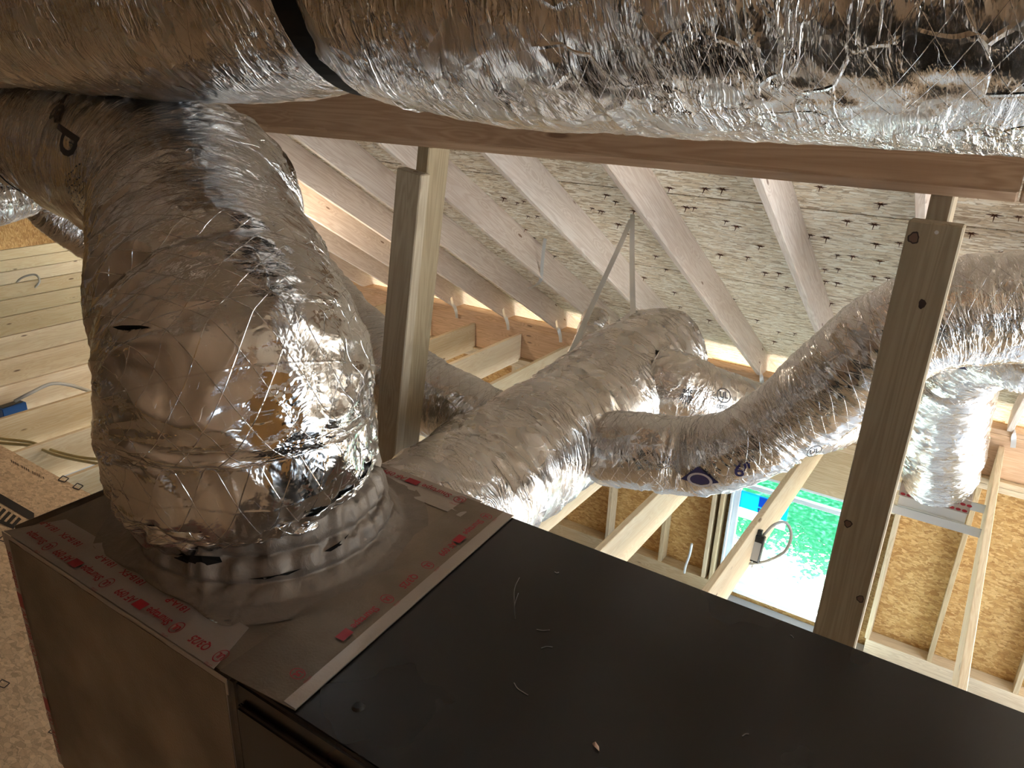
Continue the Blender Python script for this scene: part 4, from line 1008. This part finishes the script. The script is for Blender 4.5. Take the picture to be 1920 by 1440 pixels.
cable('yellow_cable', [at(-60, 810, 5.6), at(0, 822, 5.5), at(60, 830, 5.4), at(110, 848, 5.2), at(170, 860, 5.1), at(260, 862, 5.0)], .011, M_YCABLE, 'upper strand of flat yellowish cable crossing the joist bay at lower left')
cable('yellow_cable', [at(-60, 816, 5.5), at(0, 830, 5.42), at(60, 836, 5.3), at(105, 853, 5.1), at(170, 867, 5.0), at(260, 880, 4.9)], .011, M_YCABLE, 'lower strand of flat yellowish cable crossing the joist bay at lower left')
cable('loose_wire', [at(-10, 560, 9.3), at(18, 548, 9.2), at(38, 523, 9.1), at(65, 515, 9.1), at(74, 528, 9.1), at(60, 545, 9.2), at(52, 556, 9.2)], .012, M_CABLE, 'thin grey wire looped over the far joists at the left edge')
cable('loose_wire', [at(28, 752, 6.0), at(55, 738, 6.0), at(95, 720, 6.1), at(130, 722, 6.2), at(170, 734, 6.3)], .014, M_CABLE, 'dark cable rising from the blue box across a joist')
p = at(22, 768, 6.1)
bb = empty('blue_box', p); tag(bb, 'small blue plastic box sitting on a joist at the left edge', 'box')
bm = bmesh.new(); bbox(bm, (0, 0, 0), (.10, .19, .09), .006); o = bobj('box_body', bm, M_BLUE, bb); o.rotation_euler = (0, 0, .1)
bm = bmesh.new(); bbox(bm, (.0, .0, .047), (.07, .16, .004), .001); bobj('box_mouth', bm, M_BLACKP, bb).rotation_euler = (0, 0, .1)
o = tube('white_cable_end', [onY(1297, 1020, 6.15), onY(1293, 1040, 6.2), onY(1286, 1060, 6.22), onY(1283, 1074, 6.24)], .012, flat('white_cable', (.7, .7, .68), .5)); tag(o, 'short white cable end hanging beside the stud left of the window', 'cable')
# deck print: painted band, stencil strokes and diamond stamps
zd = DZ + .001
dkp = []
def deckq(name, quad, m=M_INK):
    V = [onZ(x, y, zd) for x, y in quad]; return V
V = []; F = []
def addq(q):
    k = len(V); V.extend([onZ(x, y, zd + .001) - dk.location for x, y in q]); F.append([k, k + 1, k + 2, k + 3])
addq([(-30, 908), (-30, 924), (64, 980), (64, 962)])
mesh('painted_band', V, F, flat('dark_paint', (.03, .022, .018), .7), dk)
V = []; F = []
for i in range(7):
    x = -22 + i * 9.5; y = 936 + i * 5.6
    addq([(x, y), (x - 15, y + 16), (x - 9, y + 19), (x + 5.5, y + 3.5)])
addq([(-30, 962), (-30, 968), (25, 992), (30, 986)])
mesh('stencil_strokes', V, F, flat('dark_paint_b', (.035, .026, .02), .7), dk)
V = []; F = []
def diamond(cx, cy, s=1.0):
    for a, b in (((0, -6), (11, -1)), ((11, -1), (3, 6)), ((3, 6), (-9, 2)), ((-9, 2), (0, -6))):
        dx, dy = b[0] - a[0], b[1] - a[1]; l = math.hypot(dx, dy); nx, ny = -dy / l * 1.0, dx / l * 1.0
        addq([(cx + s * a[0] - nx, cy + s * a[1] - ny), (cx + s * b[0] - nx, cy + s * b[1] - ny), (cx + s * b[0] + nx, cy + s * b[1] + ny), (cx + s * a[0] + nx, cy + s * a[1] + ny)])
for c in ((118, 898), (145, 912), (6, 1010), (104, 1370, 1.5), (4, 1282, 1.3), (180, 1434, 1.5)): diamond(*c)
mesh('diamond_stamp', V, F, flat('stamp_ink', (.05, .035, .03), .8), dk)
V = []; F = []
for i in range(16):
    x = 20 + i * 4.0; y = 862 + i * 2.1
    if i % 5 == 4: continue
    addq([(x, y), (x + 1.5, y + 4 + random.random() * 2), (x + 3, y + 5), (x + 2.2, y + .8)])
mesh('faint_stamp', V, F, flat('faint_ink', (.10, .07, .05), .8), dk)
# knots, stains and pen marks on the broad post and beam
def knot_on(o, px, py, y, rx, rz, rim=True):
    c = onY(px, py, y); V = []; F = []; n = 24
    V.append(c)
    for i in range(n):
        a = 2 * math.pi * i / n; r = 1 + .10 * math.sin(3 * a + px) + .06 * math.sin(7 * a)
        V.append(c + Vector((math.cos(a) * rx * r, 0, math.sin(a) * rz * r)))
    return V, [[0, 1 + (i + 1) % n, 1 + i] for i in range(n)]
bpy.context.view_layer.update()
pb = [o for o in bpy.data.objects if o.name.startswith('post_board')][-1]
M_KN = flat('knot_wood', (.15, .085, .055), .7); M_KD = flat('knot_bark', (.035, .018, .012), .7)
for px, py, rx, rz, ring in ((1713, 446, .0095, .011, True), (1729, 570, .006, .009, False), (1590, 982, .008, .009, True), (1613, 1123, .0075, .009, True)):
    yy = 1.5515 + 0.0
    for mm_, k, dy in ((M_KD, 1.0, .0006), (M_KN, .74, .0010)):
        if not ring and mm_ is M_KN: continue
        V, F = knot_on(pb, px, py, yy - dy, rx * k, rz * k)
        o = mesh('knot', V, F, mm_, pb); o.matrix_parent_inverse = pb.matrix_world.inverted()
bm = bmesh.new(); bmesh.ops.create_cone(bm, segments=12, radius1=.0035, radius2=.003, depth=.002, cap_ends=True)
o = bobj('screw_head', bm, M_GALV, pb); o.matrix_parent_inverse = pb.matrix_world.inverted(); o.rotation_euler = (math.pi / 2, 0, 0); o.location = onY(1756, 436, 1.5505)

# added fill lamp, built as a caged bulb, to brighten the left joists
wl_ = empty('fill_lamp', (-4.66, 3.9, -1.40)); tag(wl_, 'added caged bulb hidden behind the upright foil duct to brighten the left joists', 'fill lamp')
bm = bmesh.new(); bmesh.ops.create_uvsphere(bm, u_segments=20, v_segments=12, radius=.035)
def glow():
    m, nt, b = mat('fill_bulb'); b.inputs['Emission Color'].default_value = (1, .82, .6, 1); b.inputs['Emission Strength'].default_value = 60; return m
o = bobj('bulb', bm, glow(), wl_, True); o.location = (0, 0, 0)
bm = bmesh.new(); bmesh.ops.create_cone(bm, segments=16, radius1=.03, radius2=.022, depth=.08, cap_ends=True); o = bobj('socket', bm, M_BLACKP, wl_, True); o.location = (0, 0, .075)
bm = bmesh.new()
for k in range(6):
    a = k * math.pi / 3
    for j in range(8):
        t0, t1 = j / 8 * math.pi, (j + 1) / 8 * math.pi
        p0 = Vector((math.cos(a) * math.sin(t0) * .06, math.sin(a) * math.sin(t0) * .06, math.cos(t0) * .08)); p1 = Vector((math.cos(a) * math.sin(t1) * .06, math.sin(a) * math.sin(t1) * .06, math.cos(t1) * .08))
        d = p1 - p0; q = d.to_track_quat('Z', 'Y').to_matrix().to_4x4(); q.translation = (p0 + p1) / 2
        bmesh.ops.create_cone(bm, segments=6, radius1=.0015, radius2=.0015, depth=d.length, matrix=q)
bobj('wire_cage', bm, M_GALV, wl_)
tube('cord', [(0, 0, .11), (0.01, 0, .2), (0, 0, roofz(3.9) + 1.40)], .004, M_BLACKP, wl_)
ld = bpy.data.lights.new('fill_light', 'POINT'); ld.energy = 95; ld.color = (1, .84, .64); ld.shadow_soft_size = .06  # warm fill from the added lamp
lo = bpy.data.objects.new('fill_light', ld); COL.objects.link(lo); lo.location = (-4.66, 3.9, -1.40)
